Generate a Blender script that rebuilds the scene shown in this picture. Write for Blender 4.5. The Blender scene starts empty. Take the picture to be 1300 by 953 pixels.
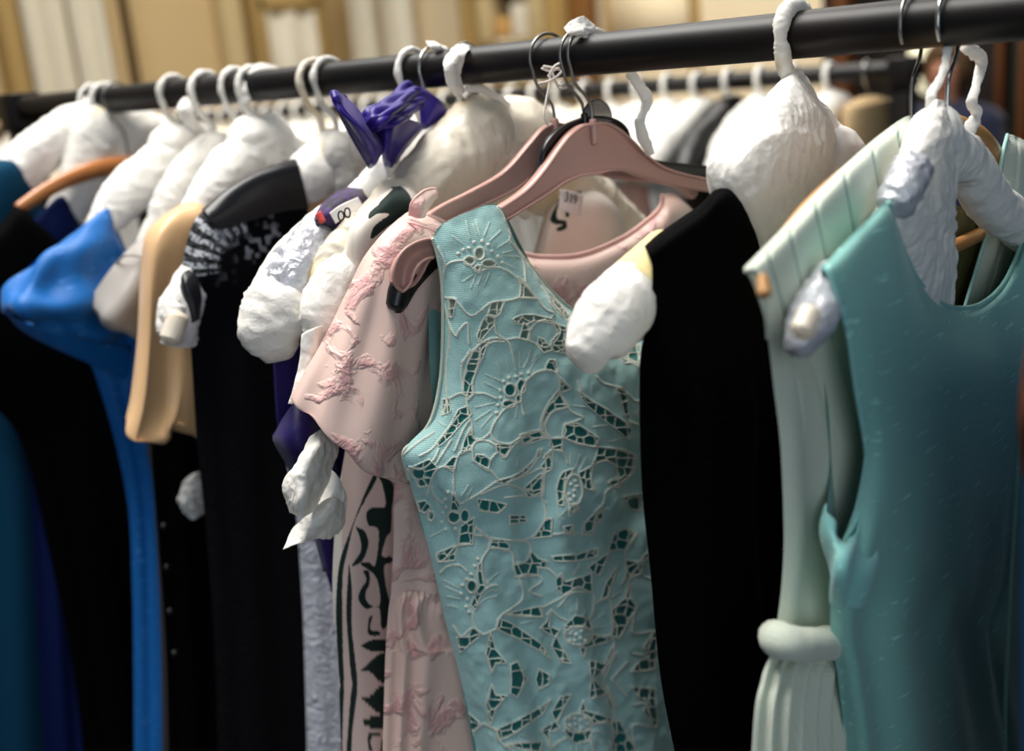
import bpy, math, random
import numpy as np
from mathutils import Matrix, Vector
random.seed(7); RNG = np.random.RandomState(11)
SC = bpy.context.scene; COL = SC.collection

# ------------------------------------------------------------ camera
FPX, CX, CY = 1400.0, 650.0, 476.5
_R = np.array([-1650., -241., FPX])
_V = np.array([(FPX*FPX - 241*5000.)/1650., 5000., FPX])
eX = -_R/np.linalg.norm(_R); eZ = -_V/np.linalg.norm(_V); eY = np.cross(eZ, eX)
M = np.stack([eX, eY, eZ])
RH = 1.50                                   # height of the rail
def ray(px, py): return M @ np.array([px-CX, py-CY, FPX])
CAM = np.array([0, 0, RH]) - 1.10/FPX*ray(700, 74)
cd = bpy.data.cameras.new('camera'); cam = bpy.data.objects.new('camera', cd); COL.objects.link(cam)
rot = np.stack([M@np.array([1., 0, 0]), M@np.array([0, -1., 0]), M@np.array([0, 0, -1.])], axis=1)
mw = Matrix([list(rot[i])+[CAM[i]] for i in range(3)]+[[0, 0, 0, 1]])
cam.matrix_world = mw
cd.sensor_width = 36; cd.lens = FPX/1300*36; cd.clip_start = .05
cd.dof.use_dof = True; cd.dof.focus_distance = .97; cd.dof.aperture_fstop = 2.7
SC.camera = cam

# ------------------------------------------------------------ light
W = bpy.data.worlds.new('world'); SC.world = W; W.use_nodes = True
W.node_tree.nodes['Background'].inputs[0].default_value = (.42, .60, .80, 1)
W.node_tree.nodes['Background'].inputs[1].default_value = .10
def area(name, loc, tgt, sx, sy, e, c):
    l = bpy.data.lights.new(name, 'AREA'); l.shape = 'RECTANGLE'; l.size = sx; l.size_y = sy; l.energy = e; l.color = c
    o = bpy.data.objects.new(name, l); COL.objects.link(o); o.location = loc
    o.rotation_euler = (Vector(tgt)-Vector(loc)).to_track_quat('-Z', 'Y').to_euler(); return o
area('roof_skylight', (-.9, -.5, 4.3), (-.5, 0, 1.3), 3.2, 1.5, 175, (1, .97, .92))
area('roof_skylight', (-2.2, 1.9, 4.4), (-1.6, 1.6, 1.2), 4, 1.6, 62, (1, .97, .92))
area('hall_window', (2.4, -2.3, 1.7), (.1, 0, .9), 1.4, 1.8, 15, (.80, .90, 1))  # added fill light behind the camera, no window is seen there
area('hall_window', (-1.2, 3.0, 4.4), (-3.4, 4, 1.9), 3, 2, 70, (1, .92, .80))  # area light from above onto the far walls
SC.view_settings.view_transform = 'Standard'; SC.view_settings.look = 'None'
SC.view_settings.exposure = 0.42; SC.view_settings.gamma = 1; SC.view_settings.use_curve_mapping = False

# ------------------------------------------------------------ maths helpers
def proj(P):
    c = (P-CAM) @ M; return c[..., 0]/c[..., 2]*FPX+CX, c[..., 1]/c[..., 2]*FPX+CY
def railx(px, py=None):
    lo, hi = -6., 1.
    for _ in range(60):
        m = (lo+hi)/2
        if proj(np.array([m, 0, RH]))[0] < px: lo = m
        else: hi = m
    return lo
class Pl:                                   # the upright plane a hanger hangs in
    def __init__(s, hook, yaw=0, Y=0, X=None, Z=RH, k=1.):
        s.k = k
        s.A = np.array([railx(hook) if X is None else X, Y, Z]); y = math.radians(yaw)
        s.n = np.array([math.cos(y), math.sin(y), 0]); s.u = np.array([-math.sin(y), math.cos(y), 0])
        s.hook = hook
    def p(s, q):
        if q[-1] == 'm':                    # metres: along, up, out
            return s.A + s.u*q[0] + np.array([0, 0, q[1]]) + s.n*(q[2] if len(q) > 3 else 0)
        off = q[2]*s.k if len(q) > 2 else 0
        r = ray(q[0], q[1]); A = s.A+s.n*off
        return CAM + r*(((A-CAM)@s.n)/(r@s.n))
    def uz(s, q): P = s.p(q)-s.A; return P@s.u, P[2], P@s.n
def cr(P, n, axis=0):
    P = np.moveaxis(np.asarray(P, float), axis, 0); k = len(P)
    if k == 2:
        t = np.linspace(0, 1, n).reshape((-1,)+(1,)*(P.ndim-1)); return np.moveaxis(P[0]*(1-t)+P[1]*t, 0, axis)
    E = np.concatenate([[2*P[0]-P[1]], P, [2*P[-1]-P[-2]]])
    t = np.linspace(0, k-1, n); i = np.minimum(t.astype(int), k-2); f = (t-i).reshape((-1,)+(1,)*(P.ndim-1))
    a, b, c, d = E[i], E[i+1], E[i+2], E[i+3]
    R = .5*(2*b+(c-a)*f+(2*a-5*b+4*c-d)*f*f+(3*b-a-3*c+d)*f**3)
    return np.moveaxis(R, 0, axis)
def hsh(i, j, k):
    h = (i*374761393+j*668265263+k*2147483647) & 0xffffffff
    h = ((h ^ (h >> 13))*1274126177) & 0xffffffff
    return ((h ^ (h >> 16)) & 0xffff)/65535.
def noi(P, s=1., seed=0):
    Q = np.asarray(P)*s+seed*17.31+100; I = np.floor(Q).astype(np.int64); F = Q-I; F = F*F*(3-2*F); r = 0
    for a in (0, 1):
        for b in (0, 1):
            for c in (0, 1):
                w = (F[..., 0] if a else 1-F[..., 0])*(F[..., 1] if b else 1-F[..., 1])*(F[..., 2] if c else 1-F[..., 2])
                r = r+w*hsh(I[..., 0]+a, I[..., 1]+b, I[..., 2]+c)
    return r*2-1
def crump(P, s=30, seed=0):                 # creased paper: sharp ridges on several scales
    w = np.stack([noi(P, s*.6, seed+5), noi(P, s*.6, seed+6), noi(P, s*.6, seed+7)], -1)*.5/s
    r = 0
    for k, a in ((1, .55), (2.3, .38), (4.6, .24), (9.1, .10)):
        r = r+a*(1-2*np.abs(noi(P+w, s*k, seed+k)))
    return r
def sm(a, b, x):
    t = np.clip((x-a)/(b-a), 0, 1); return t*t*(3-2*t)
def normals(G, n=None):
    du = np.gradient(G, axis=1); dv = np.gradient(G, axis=0); N = np.cross(du, dv)
    N /= np.linalg.norm(N, axis=-1, keepdims=True)+1e-12
    if n is not None:
        sgn = np.sign((N*n).sum(-1).mean()) or 1; N = N*sgn
    return N

# ------------------------------------------------------------ scene helpers
def lin(c):
    if isinstance(c, str): c = tuple(int(c[i:i+2], 16)/255 for i in (0, 2, 4))
    return tuple(x/12.92 if x <= .04045 else ((x+.055)/1.055)**2.4 for x in c)
def tag(o, label=None, cat=None, group=None, kind=None):
    for k, v in (('label', label), ('category', cat), ('group', group), ('kind', kind)):
        if v: o[k] = v
    return o
def thing(name, loc, label, cat, group=None):
    o = bpy.data.objects.new(name, None); COL.objects.link(o); o.location = [float(x) for x in loc]
    o.empty_display_size = .05
    return tag(o, label, cat, group)
class MB:
    def __init__(s): s.v = []; s.f = []; s.c = []; s.n = 0; s.has = False; s.mi = []
    def add(s, V, F, C=None, mi=0):
        V = np.asarray(V, float).reshape(-1, 3)
        s.v.append(V); s.f += [tuple(int(i)+s.n for i in f) for f in F]; s.mi += [mi]*len(F)
        if C is not None: s.has = True
        s.c.append(np.ones((len(V), 3)) if C is None else np.asarray(C).reshape(-1, 3)); s.n += len(V); return s
    def grid(s, G, C=None, closeu=False, mi=0):
        nv, nu = G.shape[:2]; a = np.arange(nv*nu).reshape(nv, nu)
        if closeu: a = np.concatenate([a, a[:, :1]], 1)
        F = np.stack([a[:-1, :-1], a[:-1, 1:], a[1:, 1:], a[1:, :-1]], -1).reshape(-1, 4)
        return s.add(G, F.tolist(), C, mi)
    def tube(s, pts, rad, seg=12, n=None, flat=1., cru=0, cs=40, sub=0, cap=True, seed=0, nn=None, C=None, mi=0):
        P = np.asarray(pts, float); R = np.broadcast_to(np.asarray(rad, float), (len(P),)).copy()
        m = nn or max(len(P), int((len(P)-1)*(sub or 6)+1))
        if len(P) > 1 and m != len(P): P = cr(P, m); R = np.maximum(cr(R, m), 1e-4)
        T = np.gradient(P, axis=0); T /= np.linalg.norm(T, axis=1, keepdims=True)+1e-12
        a = np.array(n if n is not None else ([0, 0, 1.] if abs(T[0][2]) < .9 else [1., 0, 0]), float)
        rings = []; th = np.linspace(0, 2*np.pi, seg, endpoint=False)
        for i in range(m):
            a = a-T[i]*(a@T[i]); a /= np.linalg.norm(a)+1e-12; b = np.cross(T[i], a)
            rings.append(P[i]+R[i]*(flat*np.cos(th)[:, None]*a+np.sin(th)[:, None]*b))
        G = np.array(rings)
        if cru:
            N = G-P[:, None]; N /= np.linalg.norm(N, axis=-1, keepdims=True)+1e-12
            G = G+N*(cru*crump(G, cs, seed))[..., None]
        s.grid(G, None if C is None else np.broadcast_to(C, G.shape), True, mi)
        if cap:
            for e, rg in ((0, G[0]), (-1, G[-1])):
                c = rg.mean(0); sg = -1 if e == 0 else 1; d = T[e]*sg*R[e]*.5*flat
                mid = c+(rg-c)*.72+d*.8; V = np.concatenate([rg, mid, [c+d*1.1]]); k = seg
                F = [(i, (i+1) % k, k+(i+1) % k, k+i) for i in range(k)]+[(k+i, k+(i+1) % k, 2*k) for i in range(k)]
                s.add(V, F, None if C is None else np.broadcast_to(C, V.shape), mi)
        return s
    def box(s, c, h, rot=None, mi=0):
        V = np.array([[x, y, z] for x in (-1, 1) for y in (-1, 1) for z in (-1, 1)])*np.array(h)
        if rot is not None: V = V@np.array(rot).T
        return s.add(V+np.array(c), [(0, 1, 3, 2), (4, 6, 7, 5), (0, 4, 5, 1), (2, 3, 7, 6), (0, 2, 6, 4), (1, 5, 7, 3)], None, mi)
    def ball(s, c, r, a=10, b=6):
        th = np.linspace(0, np.pi, b+1)[:, None]; ph = np.linspace(0, 2*np.pi, a, endpoint=False)[None]
        G = np.stack([np.sin(th)*np.cos(ph), np.sin(th)*np.sin(ph), np.cos(th)+0*ph], -1)*np.array(r)+np.array(c)
        return s.grid(G, None, True)
    def obj(s, name, mat, parent=None, solid=0, smooth=True, weld=0, bevel=0, sub=0):
        V = np.concatenate(s.v); org = np.array(parent_loc(parent)) if parent else np.zeros(3)
        me = bpy.data.meshes.new(name); me.from_pydata((V-org).tolist(), [], s.f)
        if s.has:
            at = me.color_attributes.new('Col', 'FLOAT_COLOR', 'POINT')
            C = np.concatenate(s.c); at.data.foreach_set('color', np.concatenate([C, np.ones((len(C), 1))], 1).astype(np.float32).ravel())
        for m in (mat if isinstance(mat, list) else [mat]): me.materials.append(m)
        if any(s.mi): me.polygons.foreach_set('material_index', s.mi)
        me.polygons.foreach_set('use_smooth', [smooth]*len(me.polygons))
        if weld:
            import bmesh
            bm = bmesh.new(); bm.from_mesh(me); bmesh.ops.remove_doubles(bm, verts=bm.verts, dist=weld)
            bmesh.ops.recalc_face_normals(bm, faces=bm.faces); bm.to_mesh(me); bm.free()
        o = bpy.data.objects.new(name, me); COL.objects.link(o)
        if parent: o.parent = parent
        if bevel:
            b = o.modifiers.new('bevel', 'BEVEL'); b.width = bevel; b.segments = 2; b.limit_method = 'ANGLE'
        if solid:
            m = o.modifiers.new('cloth_thickness', 'SOLIDIFY'); m.thickness = solid; m.offset = -1 if solid > 0 else 0
        if sub:
            m = o.modifiers.new('smooth', 'SUBSURF'); m.levels = sub; m.render_levels = sub
        return o
def parent_loc(p):
    L = np.zeros(3)
    while p: L = L+np.array(p.location); p = p.parent
    return L
def child(o, parent): o.parent = parent; return o

# ------------------------------------------------------------ materials
def mat(name, col=(.5, .5, .5), rough=.8, sheen=0., spec=.3, metal=0, bump=None, bs=.3, scale=100., vcol=False, col2=None, cs=20., cthr=(.45, .6),
        coat=0, trans=0, sss=0, aniso=None, stain=None, sc3=(1, 1, 1)):
    m = bpy.data.materials.new(name); m.use_nodes = True; t = m.node_tree; N = t.nodes; L = t.links; b = N['Principled BSDF']
    b.inputs['Base Color'].default_value = (*lin(col), 1); b.inputs['Roughness'].default_value = rough
    b.inputs['Specular IOR Level'].default_value = spec; b.inputs['Metallic'].default_value = metal
    b.inputs['Sheen Weight'].default_value = sheen; b.inputs['Coat Weight'].default_value = coat
    b.inputs['Coat Roughness'].default_value = .15
    if sss:
        b.inputs['Subsurface Weight'].default_value = sss; b.inputs['Subsurface Scale'].default_value = .01
    tc = N.new('ShaderNodeTexCoord'); mp = N.new('ShaderNodeMapping'); L.new(tc.outputs['Object'], mp.inputs[0]); mp.inputs['Scale'].default_value = sc3
    co = mp.outputs[0]
    def noise(s, d=3, dist=0, rough=.5):
        n = N.new('ShaderNodeTexNoise'); n.inputs['Scale'].default_value = s; n.inputs['Detail'].default_value = d
        n.inputs['Distortion'].default_value = dist; n.inputs['Roughness'].default_value = rough; L.new(co, n.inputs[0]); return n
    def ramp(src, a, b_, c0=(0, 0, 0, 1), c1=(1, 1, 1, 1)):
        r = N.new('ShaderNodeValToRGB'); r.color_ramp.elements[0].position = a; r.color_ramp.elements[1].position = b_
        r.color_ramp.elements[0].color = c0; r.color_ramp.elements[1].color = c1; L.new(src, r.inputs[0]); return r
    def math_(op, a, b_):
        x = N.new('ShaderNodeMath'); x.operation = op
        for i, q in enumerate((a, b_)):
            if isinstance(q, (int, float)): x.inputs[i].default_value = q
            else: L.new(q, x.inputs[i])
        return x.outputs[0]
    base = None
    if vcol:
        a = N.new('ShaderNodeVertexColor'); a.layer_name = 'Col'; base = a.outputs[0]
    if col2:
        n = noise(cs, 4, .6); r = ramp(n.outputs[0], cthr[0], cthr[1])
        mx = N.new('ShaderNodeMix'); mx.data_type = 'RGBA'; L.new(r.outputs[0], mx.inputs[0])
        mx.inputs[6].default_value = (*lin(col), 1); mx.inputs[7].default_value = (*lin(col2), 1)
        if base: L.new(base, mx.inputs[6])
        base = mx.outputs[2]
    if base: L.new(base, b.inputs['Base Color'])
    h = None
    if bump == 'weave':
        w1 = N.new('ShaderNodeTexWave'); w1.bands_direction = 'Z'; w1.inputs['Scale'].default_value = scale; w1.inputs['Distortion'].default_value = 1.5; w1.inputs['Detail Scale'].default_value = 3; L.new(co, w1.inputs[0])
        w2 = N.new('ShaderNodeTexWave'); w2.bands_direction = 'Y'; w2.inputs['Scale'].default_value = scale; w2.inputs['Distortion'].default_value = 1.5; L.new(co, w2.inputs[0])
        n = noise(25, 4); h = math_('ADD', math_('MULTIPLY', math_('ADD', w1.outputs[1], w2.outputs[1]), .35), math_('MULTIPLY', n.outputs[0], 1.2))
    elif bump == 'noise': h = noise(scale, 5, 0, .6).outputs[0]
    elif bump == 'satin': h = noise(scale, 2, .4).outputs[0]
    elif bump == 'crumple':
        v = N.new('ShaderNodeTexVoronoi'); v.feature = 'F1'; v.inputs['Scale'].default_value = scale
        n = noise(scale*.5, 3); ad = N.new('ShaderNodeVectorMath'); ad.operation = 'MULTIPLY_ADD'; L.new(n.outputs[1], ad.inputs[0]); ad.inputs[1].default_value = (.04,)*3; L.new(co, ad.inputs[2]); L.new(ad.outputs[0], v.inputs[0])
        h = math_('ADD', v.outputs[0], math_('MULTIPLY', noise(scale*2.2, 4, 1).outputs[0], .6))
    elif bump == 'slub':
        mp2 = N.new('ShaderNodeMapping'); L.new(tc.outputs['Object'], mp2.inputs[0]); mp2.inputs['Scale'].default_value = (1, .16, 1.6)
        n = N.new('ShaderNodeTexNoise'); n.inputs['Scale'].default_value = 150; n.inputs['Detail'].default_value = 2; L.new(mp2.outputs[0], n.inputs[0])
        rs_ = ramp(n.outputs[0], .63, .72); h = math_('ADD', math_('MULTIPLY', rs_.outputs[0], -.5), math_('MULTIPLY', noise(350, 2).outputs[0], .3))
        mx = N.new('ShaderNodeMix'); mx.data_type = 'RGBA'; L.new(math_('MULTIPLY', rs_.outputs[0], .8), mx.inputs[0]); c_ = lin(col)
        mx.inputs[6].default_value = (*c_, 1); mx.inputs[7].default_value = (*[min(1, x*1.5+.08) for x in c_], 1); L.new(mx.outputs[2], b.inputs['Base Color'])
    elif bump == 'brocade':
        n = noise(cs, 4, .6); r = ramp(n.outputs[0], cthr[0], cthr[1])
        n2 = noise(scale, 3, 2.2); h = math_('ADD', math_('MULTIPLY', r.outputs[0], .6), math_('MULTIPLY', math_('MULTIPLY', r.outputs[0], n2.outputs[0]), 2.2))
    elif bump == 'quilt':
        n = noise(scale, 1, 1.2); h = math_('MULTIPLY', math_('ABSOLUTE', math_('SUBTRACT', n.outputs[0], .5), 0), 6)
    elif bump == 'plank':
        w = N.new('ShaderNodeTexWave'); w.bands_direction = 'X'; w.inputs['Scale'].default_value = scale; L.new(co, w.inputs[0]); h = w.outputs[1]
    elif bump == 'lace':
        v = N.new('ShaderNodeTexVoronoi'); v.feature = 'DISTANCE_TO_EDGE'; v.inputs['Scale'].default_value = scale; L.new(noise(12, 3, 2).outputs[1], v.inputs[0]); h = math_('ADD', v.outputs[0], noise(200, 3).outputs[0])
    if h is not None:
        bp = N.new('ShaderNodeBump'); bp.inputs['Strength'].default_value = bs; bp.inputs['Distance'].default_value = .002; L.new(h, bp.inputs['Height']); L.new(bp.outputs[0], b.inputs['Normal'])
    if trans:                               # thin paper or film lets light through
        tr = N.new('ShaderNodeBsdfTranslucent'); tr.inputs[0].default_value = (*lin(col), 1)
        mx = N.new('ShaderNodeMixShader'); mx.inputs[0].default_value = trans
        L.new(b.outputs[0], mx.inputs[1]); L.new(tr.outputs[0], mx.inputs[2]); L.new(mx.outputs[0], N['Material Output'].inputs[0])
    return m
T = dict(
 tissue=mat('tissue_paper', 'fcf8f1', .7, spec=.25, bump='crumple', bs=.8, scale=55, trans=.2),
 tissue_soft=mat('padded_cover', 'faf6ef', .75, spec=.2, bump='crumple', bs=.5, scale=40, trans=.08),
 cream=mat('cream_tissue', 'f6ecd9', .42, spec=.45, bump='crumple', bs=.8, scale=34, trans=.2, col2='e9cf95', cs=9, cthr=(.55, .72)),
 stained=mat('stained_tissue', 'f0ece4', .7, spec=.2, bump='crumple', bs=.45, scale=38, trans=.2, col2='e2c070', cs=11, cthr=(.60, .70)),
 yellow=mat('yellowed_padding', 'ecd99c', .8, bump='noise', bs=.3, scale=90, sss=0),
 steel=mat('steel_wire', 'c2c0bc', .25, metal=1, spec=.5),
 dark_steel=mat('dull_wire', '8b8986', .35, metal=1),
 rail=mat('black_rail', '0e0c0b', .42, spec=.3, bump='noise', bs=.08, scale=40, col2='17100d', cs=6, cthr=(.45, .7)),
 pink_plastic=mat('pink_plastic', 'c89a8f', .32, spec=.5, bump='noise', bs=.05, scale=60),
 black_plastic=mat('black_plastic', '101012', .35, spec=.5),
 wood=mat('varnished_wood', 'b5713a', .35, spec=.5, coat=.3, bump='noise', bs=.1, scale=60, col2='93521f', cs=30, sc3=(1, .15, 1)),
 light_wood=mat('beech_wood', 'c79256', .4, spec=.5, coat=.2, bump='noise', bs=.1, scale=60, col2='a9713a', cs=30, sc3=(1, .15, 1)),
 string=mat('cotton_string', 'e9dfd6', .9),
 teal_wool=mat('dark_teal_cloth', '0c3a54', .9, 0, spec=.1, bump='weave', bs=.15, scale=200),
 navy=mat('navy_cloth', '091744', .8, 0, spec=.1, bump='weave', bs=.15, scale=200),
 black=mat('black_cloth', '040405', .9, 0, spec=.04, bump='weave', bs=.2, scale=150),
 black_satin=mat('black_satin', '14151a', .38, spec=.5, bump='satin', bs=.25, scale=25),
 blue=mat('royal_blue_silk', '0062ae', .55, .06, spec=.35, bump='slub', bs=.35),
 grey_satin=mat('grey_satin', 'a9a39c', .35, .1, spec=.5, bump='satin', bs=.2, scale=30),
 peach=mat('peach_satin', 'e3b888', .36, .1, spec=.45, bump='satin', bs=.15, scale=18),
 lace=mat('black_lace', '0a0a0c', .85, 0, spec=.12, bump='lace', bs=.8, scale=12, vcol=True),
 purple=mat('purple_satin', '271378', .42, .04, spec=.35, bump='satin', bs=.15, scale=22),
 deep_purple=mat('deep_purple_satin', '1f0f5c', .45, .15, spec=.35, bump='satin', bs=.15, scale=22),
 quilt=mat('white_quilted_cloth', 'dcdde6', .7, .2, bump='quilt', bs=1.0, scale=75),
 printc=mat('printed_cream_cloth', 'efe2d2', .7, .1, bump='weave', bs=.12, scale=160, vcol=True),
 brocade=mat('pink_brocade', 'efcdc0', .42, .2, spec=.4, bump='brocade', bs=.6, scale=70, cs=34, cthr=(.53, .64), col2='e2adaa'),
 pinktrim=mat('pink_piping', 'eebcb2', .5, .2, bump='weave', bs=.2, scale=200),
 cutwork=mat('mint_cutwork_linen', '8cc8bc', .8, .25, spec=.2, bump='weave', bs=.35, scale=190, vcol=True),
 mint=mat('mint_linen', '79b8b0', .85, .2, spec=.2, bump='weave', bs=.35, scale=190),
 sage=mat('sage_wool', 'd0d7c6', .9, .3, spec=.15, bump='weave', bs=.3, scale=140),
 sage_line=mat('sage_pleat_shade', '7f9f98', .9, .1),  # shade of the pleat grooves, put in as a darker colour
 olive=mat('olive_lining', '5c5a34', .7),
 teal=mat('teal_slub_silk', '86bcb3', .5, .2, spec=.3, bump='slub', bs=.5),
 tealin=mat('teal_silk_lining', '2b8a92', .5, .2, spec=.3, bump='slub', bs=.4),
 foil=mat('clear_film', 'bdbec4', .2, spec=.8, metal=.12, bump='crumple', bs=1., scale=75, coat=.6),
 paper=mat('label_paper', 'efe9e4', .7), ink=mat('black_ink', '202024', .8), red=mat('red_trim', 'd0504a', .7),
 pattern=mat('purple_patterned_cloth', '3b1c5c', .7, .2, bump='noise', bs=.4, scale=90, col2='170e26', cs=60),
 rust=mat('rust_cloth', '63301a', .8))

# ------------------------------------------------------------ garment helpers
def L_(l, r, k=7, o=.02, sh=.6, ol=0, o_r=0):
    """a row of k control points from l to r, bulging o metres towards the open side"""
    out = []
    for i in range(k):
        t = i/(k-1); x = l[0]+(r[0]-l[0])*t; y = l[1]+(r[1]-l[1])*t
        out.append((x, y, o*max(math.sin(math.pi*t), 0)**sh+ol*(1-t)+o_r*t))
    return out
def sheet(pl, rows, nu, nv, fold=None, cru=0, cs=30, seed=0):
    G0 = np.array([[pl.p(q) for q in r] for r in rows]); G = cr(cr(G0, nv, 0), nu, 1)
    U, Vv = np.meshgrid(np.linspace(0, 1, nu), np.linspace(0, 1, nv)); N = normals(G, pl.n); d = 0
    if fold: d = fold(U, Vv)
    if cru: d = d+cru*crump(G, cs, seed)
    H = G+N*(d*np.ones_like(U))[..., None]
    return H, G, U, Vv
def back_of(pl, G, U, V, vb=.12):
    """the rear layer: close behind the front at the shoulders, a flat panel between the side seams lower down"""
    s = sm(vb, vb+.25, V)[..., None]; e = (np.minimum(1, np.minimum(U, 1-U)*10)*np.minimum(1, V*14))[..., None]
    ch = G[:, :1]*(1-U[..., None])+G[:, -1:]*U[..., None]
    return G*(1-s)+ch*s-pl.n*(.004+.010*s)*e
def pillow(mb, pl, rows, nu=80, nv=120, fold=None, backt=1., C=None, cru=0, mi=0, seed=0, cs=30, vb=.12):
    """closed-sided garment shell: the traced front and a matching back behind the hanger"""
    H, G, U, V = sheet(pl, rows, nu, nv, fold, cru, cs, seed)
    mb.grid(H, C, mi=mi); B = back_of(pl, G, U, V, vb)
    mb.grid(B[:, ::-1], None if C is None else C[:, ::-1], mi=mi); return mb
def waves(*ws):
    """ws: (amplitude, cycles, phase, drift, start)"""
    def f(u, v):
        r = 0
        for a, k, ph, dr, st in ws:
            r = r+a*np.sin(2*np.pi*(k*u+ph+dr*v))*sm(st, st+.25, v)
        return r*np.minimum(1, np.minimum(u, 1-u)*8)
    return f

# ------------------------------------------------------------ hanger helpers
RR = .0195                                  # rail radius
def hook_path(pl, neck=-.072, rev=False, r=None, lean=0.):
    r = r or RR+.0045; A = pl.A; s = 1 if not rev else -1; pts = []
    for a in np.radians(np.linspace(-35, 205, 13)):     # far side, over the top, near side
        pts.append(A+pl.u*(r*math.cos(a)*s)+np.array([0, 0, r*math.sin(a)]))
    pts += [A+pl.u*(-.017*s)+np.array([0, 0, -.026])+pl.n*lean, A+np.array([0, 0, -.046])+pl.n*lean, A+np.array([0, 0, neck])]
    return pts
def hook(t, pl, m, rad=.0017, **k):
    return MB().tube(hook_path(pl, **k), rad, 8, sub=3).obj('hook', m, t)
def wrap(t, pl, m, rad=.005, a0=0, a1=None, name='hook_wrapping', **k):
    P = hook_path(pl, **k); P = P[a0:a1]
    return MB().tube(P, [rad*(1+.25*random.uniform(-1, 1)) for _ in P], 12, sub=8, cru=rad*.22, cs=220, seed=random.randint(0, 99), flat=.85).obj(name, m, t)
def arms(pl, left, neck=(0, -.072), right=None, rn=.012):
    """path of padded arms from the traced left end over the neck to the right end"""
    Lp = [(*pl.uz(q[:2])[:2], q[2]) for q in left]
    Rp = [(-u, z, r) for u, z, r in Lp[::-1]] if right is None else [(*pl.uz(q[:2])[:2], q[2]) for q in right]
    A = Lp+[(neck[0], neck[1]-rn, rn)]+Rp
    return [pl.A+pl.u*a+np.array([0, 0, b]) for a, b, _ in A], [c for *_, c in A]
def padded(t, pl, left, m, neck=(0, -.072), cru=.0022, cs=38, right=None, rn=.014, flat=.85, name='padded_arms', seed=1):
    P, R = arms(pl, left, neck, right, rn)
    return MB().tube(P, R, 56, n=[0, 0, 1], flat=1/flat if flat < 1 else flat, cru=cru*1.15, cs=cs, sub=30, seed=seed).obj(name, m, t)
def strip(t, pl, path, w, m, name='tissue_strip', cru=.0012, cs=120, tw=0, solid=.0004, seed=3, k=30):
    """crumpled paper ribbon along traced points"""
    P = cr(np.array([pl.p(q) for q in path]), k); Wd = cr(np.array([[x] for x in (w if hasattr(w, '__len__') else [w]*len(path))]), k)[:, 0]
    Tn = np.gradient(P, axis=0); Tn /= np.linalg.norm(Tn, axis=1, keepdims=True); view = P-CAM; view /= np.linalg.norm(view, axis=1, keepdims=True)
    S = np.cross(Tn, view); S /= np.linalg.norm(S, axis=1, keepdims=True); Nn = np.cross(S, Tn)
    th = np.linspace(0, 2*np.pi, 14, endpoint=False); G = P[:, None]+S[:, None]*(np.cos(th)[None, :, None]*Wd[:, None, None])+Nn[:, None]*(np.sin(th)[None, :, None]*Wd[:, None, None]*.35)
    D = G-P[:, None]; D /= np.linalg.norm(D, axis=-1, keepdims=True)+1e-9
    G = G+D*(cru*crump(G, cs, seed))[..., None]
    mb = MB().grid(G, None, True)
    return mb.obj(name, m, t)
def tuft(t, pl, rows, m, name='tissue_tip', cru=.003, cs=60, seed=5, nu=40, nv=40, o=.0):
    """loose crumpled sheet of tissue"""
    mb = MB(); H, *_ = sheet(pl, rows, nu, nv, None, cru, cs, seed); mb.grid(H)
    return mb.obj(name, m, t, solid=.0006)

# ============================================================ SETTING
wallm = mat('painted_wall', 'c8ae80', .8, bump='noise', bs=.05, scale=8, col2='bfa374', cs=.8)
creamw = mat('cream_wall', 'ead7b4', .8, bump='noise', bs=.05, scale=8)
floor_m = mat('dark_floor', '1a1613', .6, bump='noise', bs=.1, scale=5, col2='241c17', cs=3)
def struct(name, mb, m, **k): return tag(mb.obj(name, m, smooth=False, **k), kind='structure')
struct('floor', MB().box((-2, 1, -.05), (4.4, 6.2, .05)), floor_m)
struct('wall_left', MB().box((-5.1, 1.2, 1.9), (.1, 3.0, 1.9)), wallm)
struct('wall_back', MB().box((-3.45, 4.3, 1.9), (1.75, .1, 1.9)), creamw)
dark_wood = mat('dark_brown_panelling', '160d08', .6, bump='plank', bs=.3, scale=3, col2='0e0806', cs=4)
struct('wall_right', MB().box((.2, 4.3, 1.9), (1.9, .1, 1.9)), dark_wood)
gold = mat('ochre_painted_wood', 'a08450', .6); offw = mat('off_white_paint', 'd8d0bc', .75); brn = mat('brown_wood', '7a5228', .5)
goldp = mat('pale_ochre_paint', 'c6b084', .7)

# ============================================================ BACKGROUND THINGS (out of focus)
# half-columns and curtains along the left wall
def wall_px(px, py=60, X=-5.0):
    r = ray(px, py); return (CAM+r*((X-CAM[0])/r[0]))[1]
def wall_pxY(px, py=20, Y=4.2):
    r = ray(px, py); return (CAM+r*((Y-CAM[1])/r[1]))[0]
def curtain(p0, p1, m, label, amp=.04, k=3):
    y0, y1 = wall_px(p0), wall_px(p1); t = thing('curtain', (-4.9, (y0+y1)/2, 0), label, 'curtain')
    u = np.linspace(0, 1, 60); z = np.linspace(.1, 3.4, 8)
    G = np.stack([np.broadcast_to(-4.88+amp*np.sin(2*np.pi*k*u), (8, 60)), np.broadcast_to(y0+(y1-y0)*u, (8, 60)), np.broadcast_to(z[:, None], (8, 60))], -1)
    MB().grid(G).obj('panel', m, t, solid=.01)
    MB().tube([(-4.88, y0+.005, 3.42), (-4.88, y1-.005, 3.42)], .018, 10).obj('curtain_pole', gold, t)
for a, b, lab in ((20, 74, 'wide off-white curtain furthest left behind the rack end post'), (80, 122, 'narrow off-white curtain beside the dark upright frame')):
    curtain(a, b, offw, lab, k=2 if a < 50 else 1.4)
t = thing('upright_frame', (-4.85, wall_px(140), 0), 'thin dark brown upright frame against the ochre wall, above the left of the rail', 'frame')
yA = wall_px(138)
dk = mat('dark_bronze', '4a3519', .5)
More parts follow.
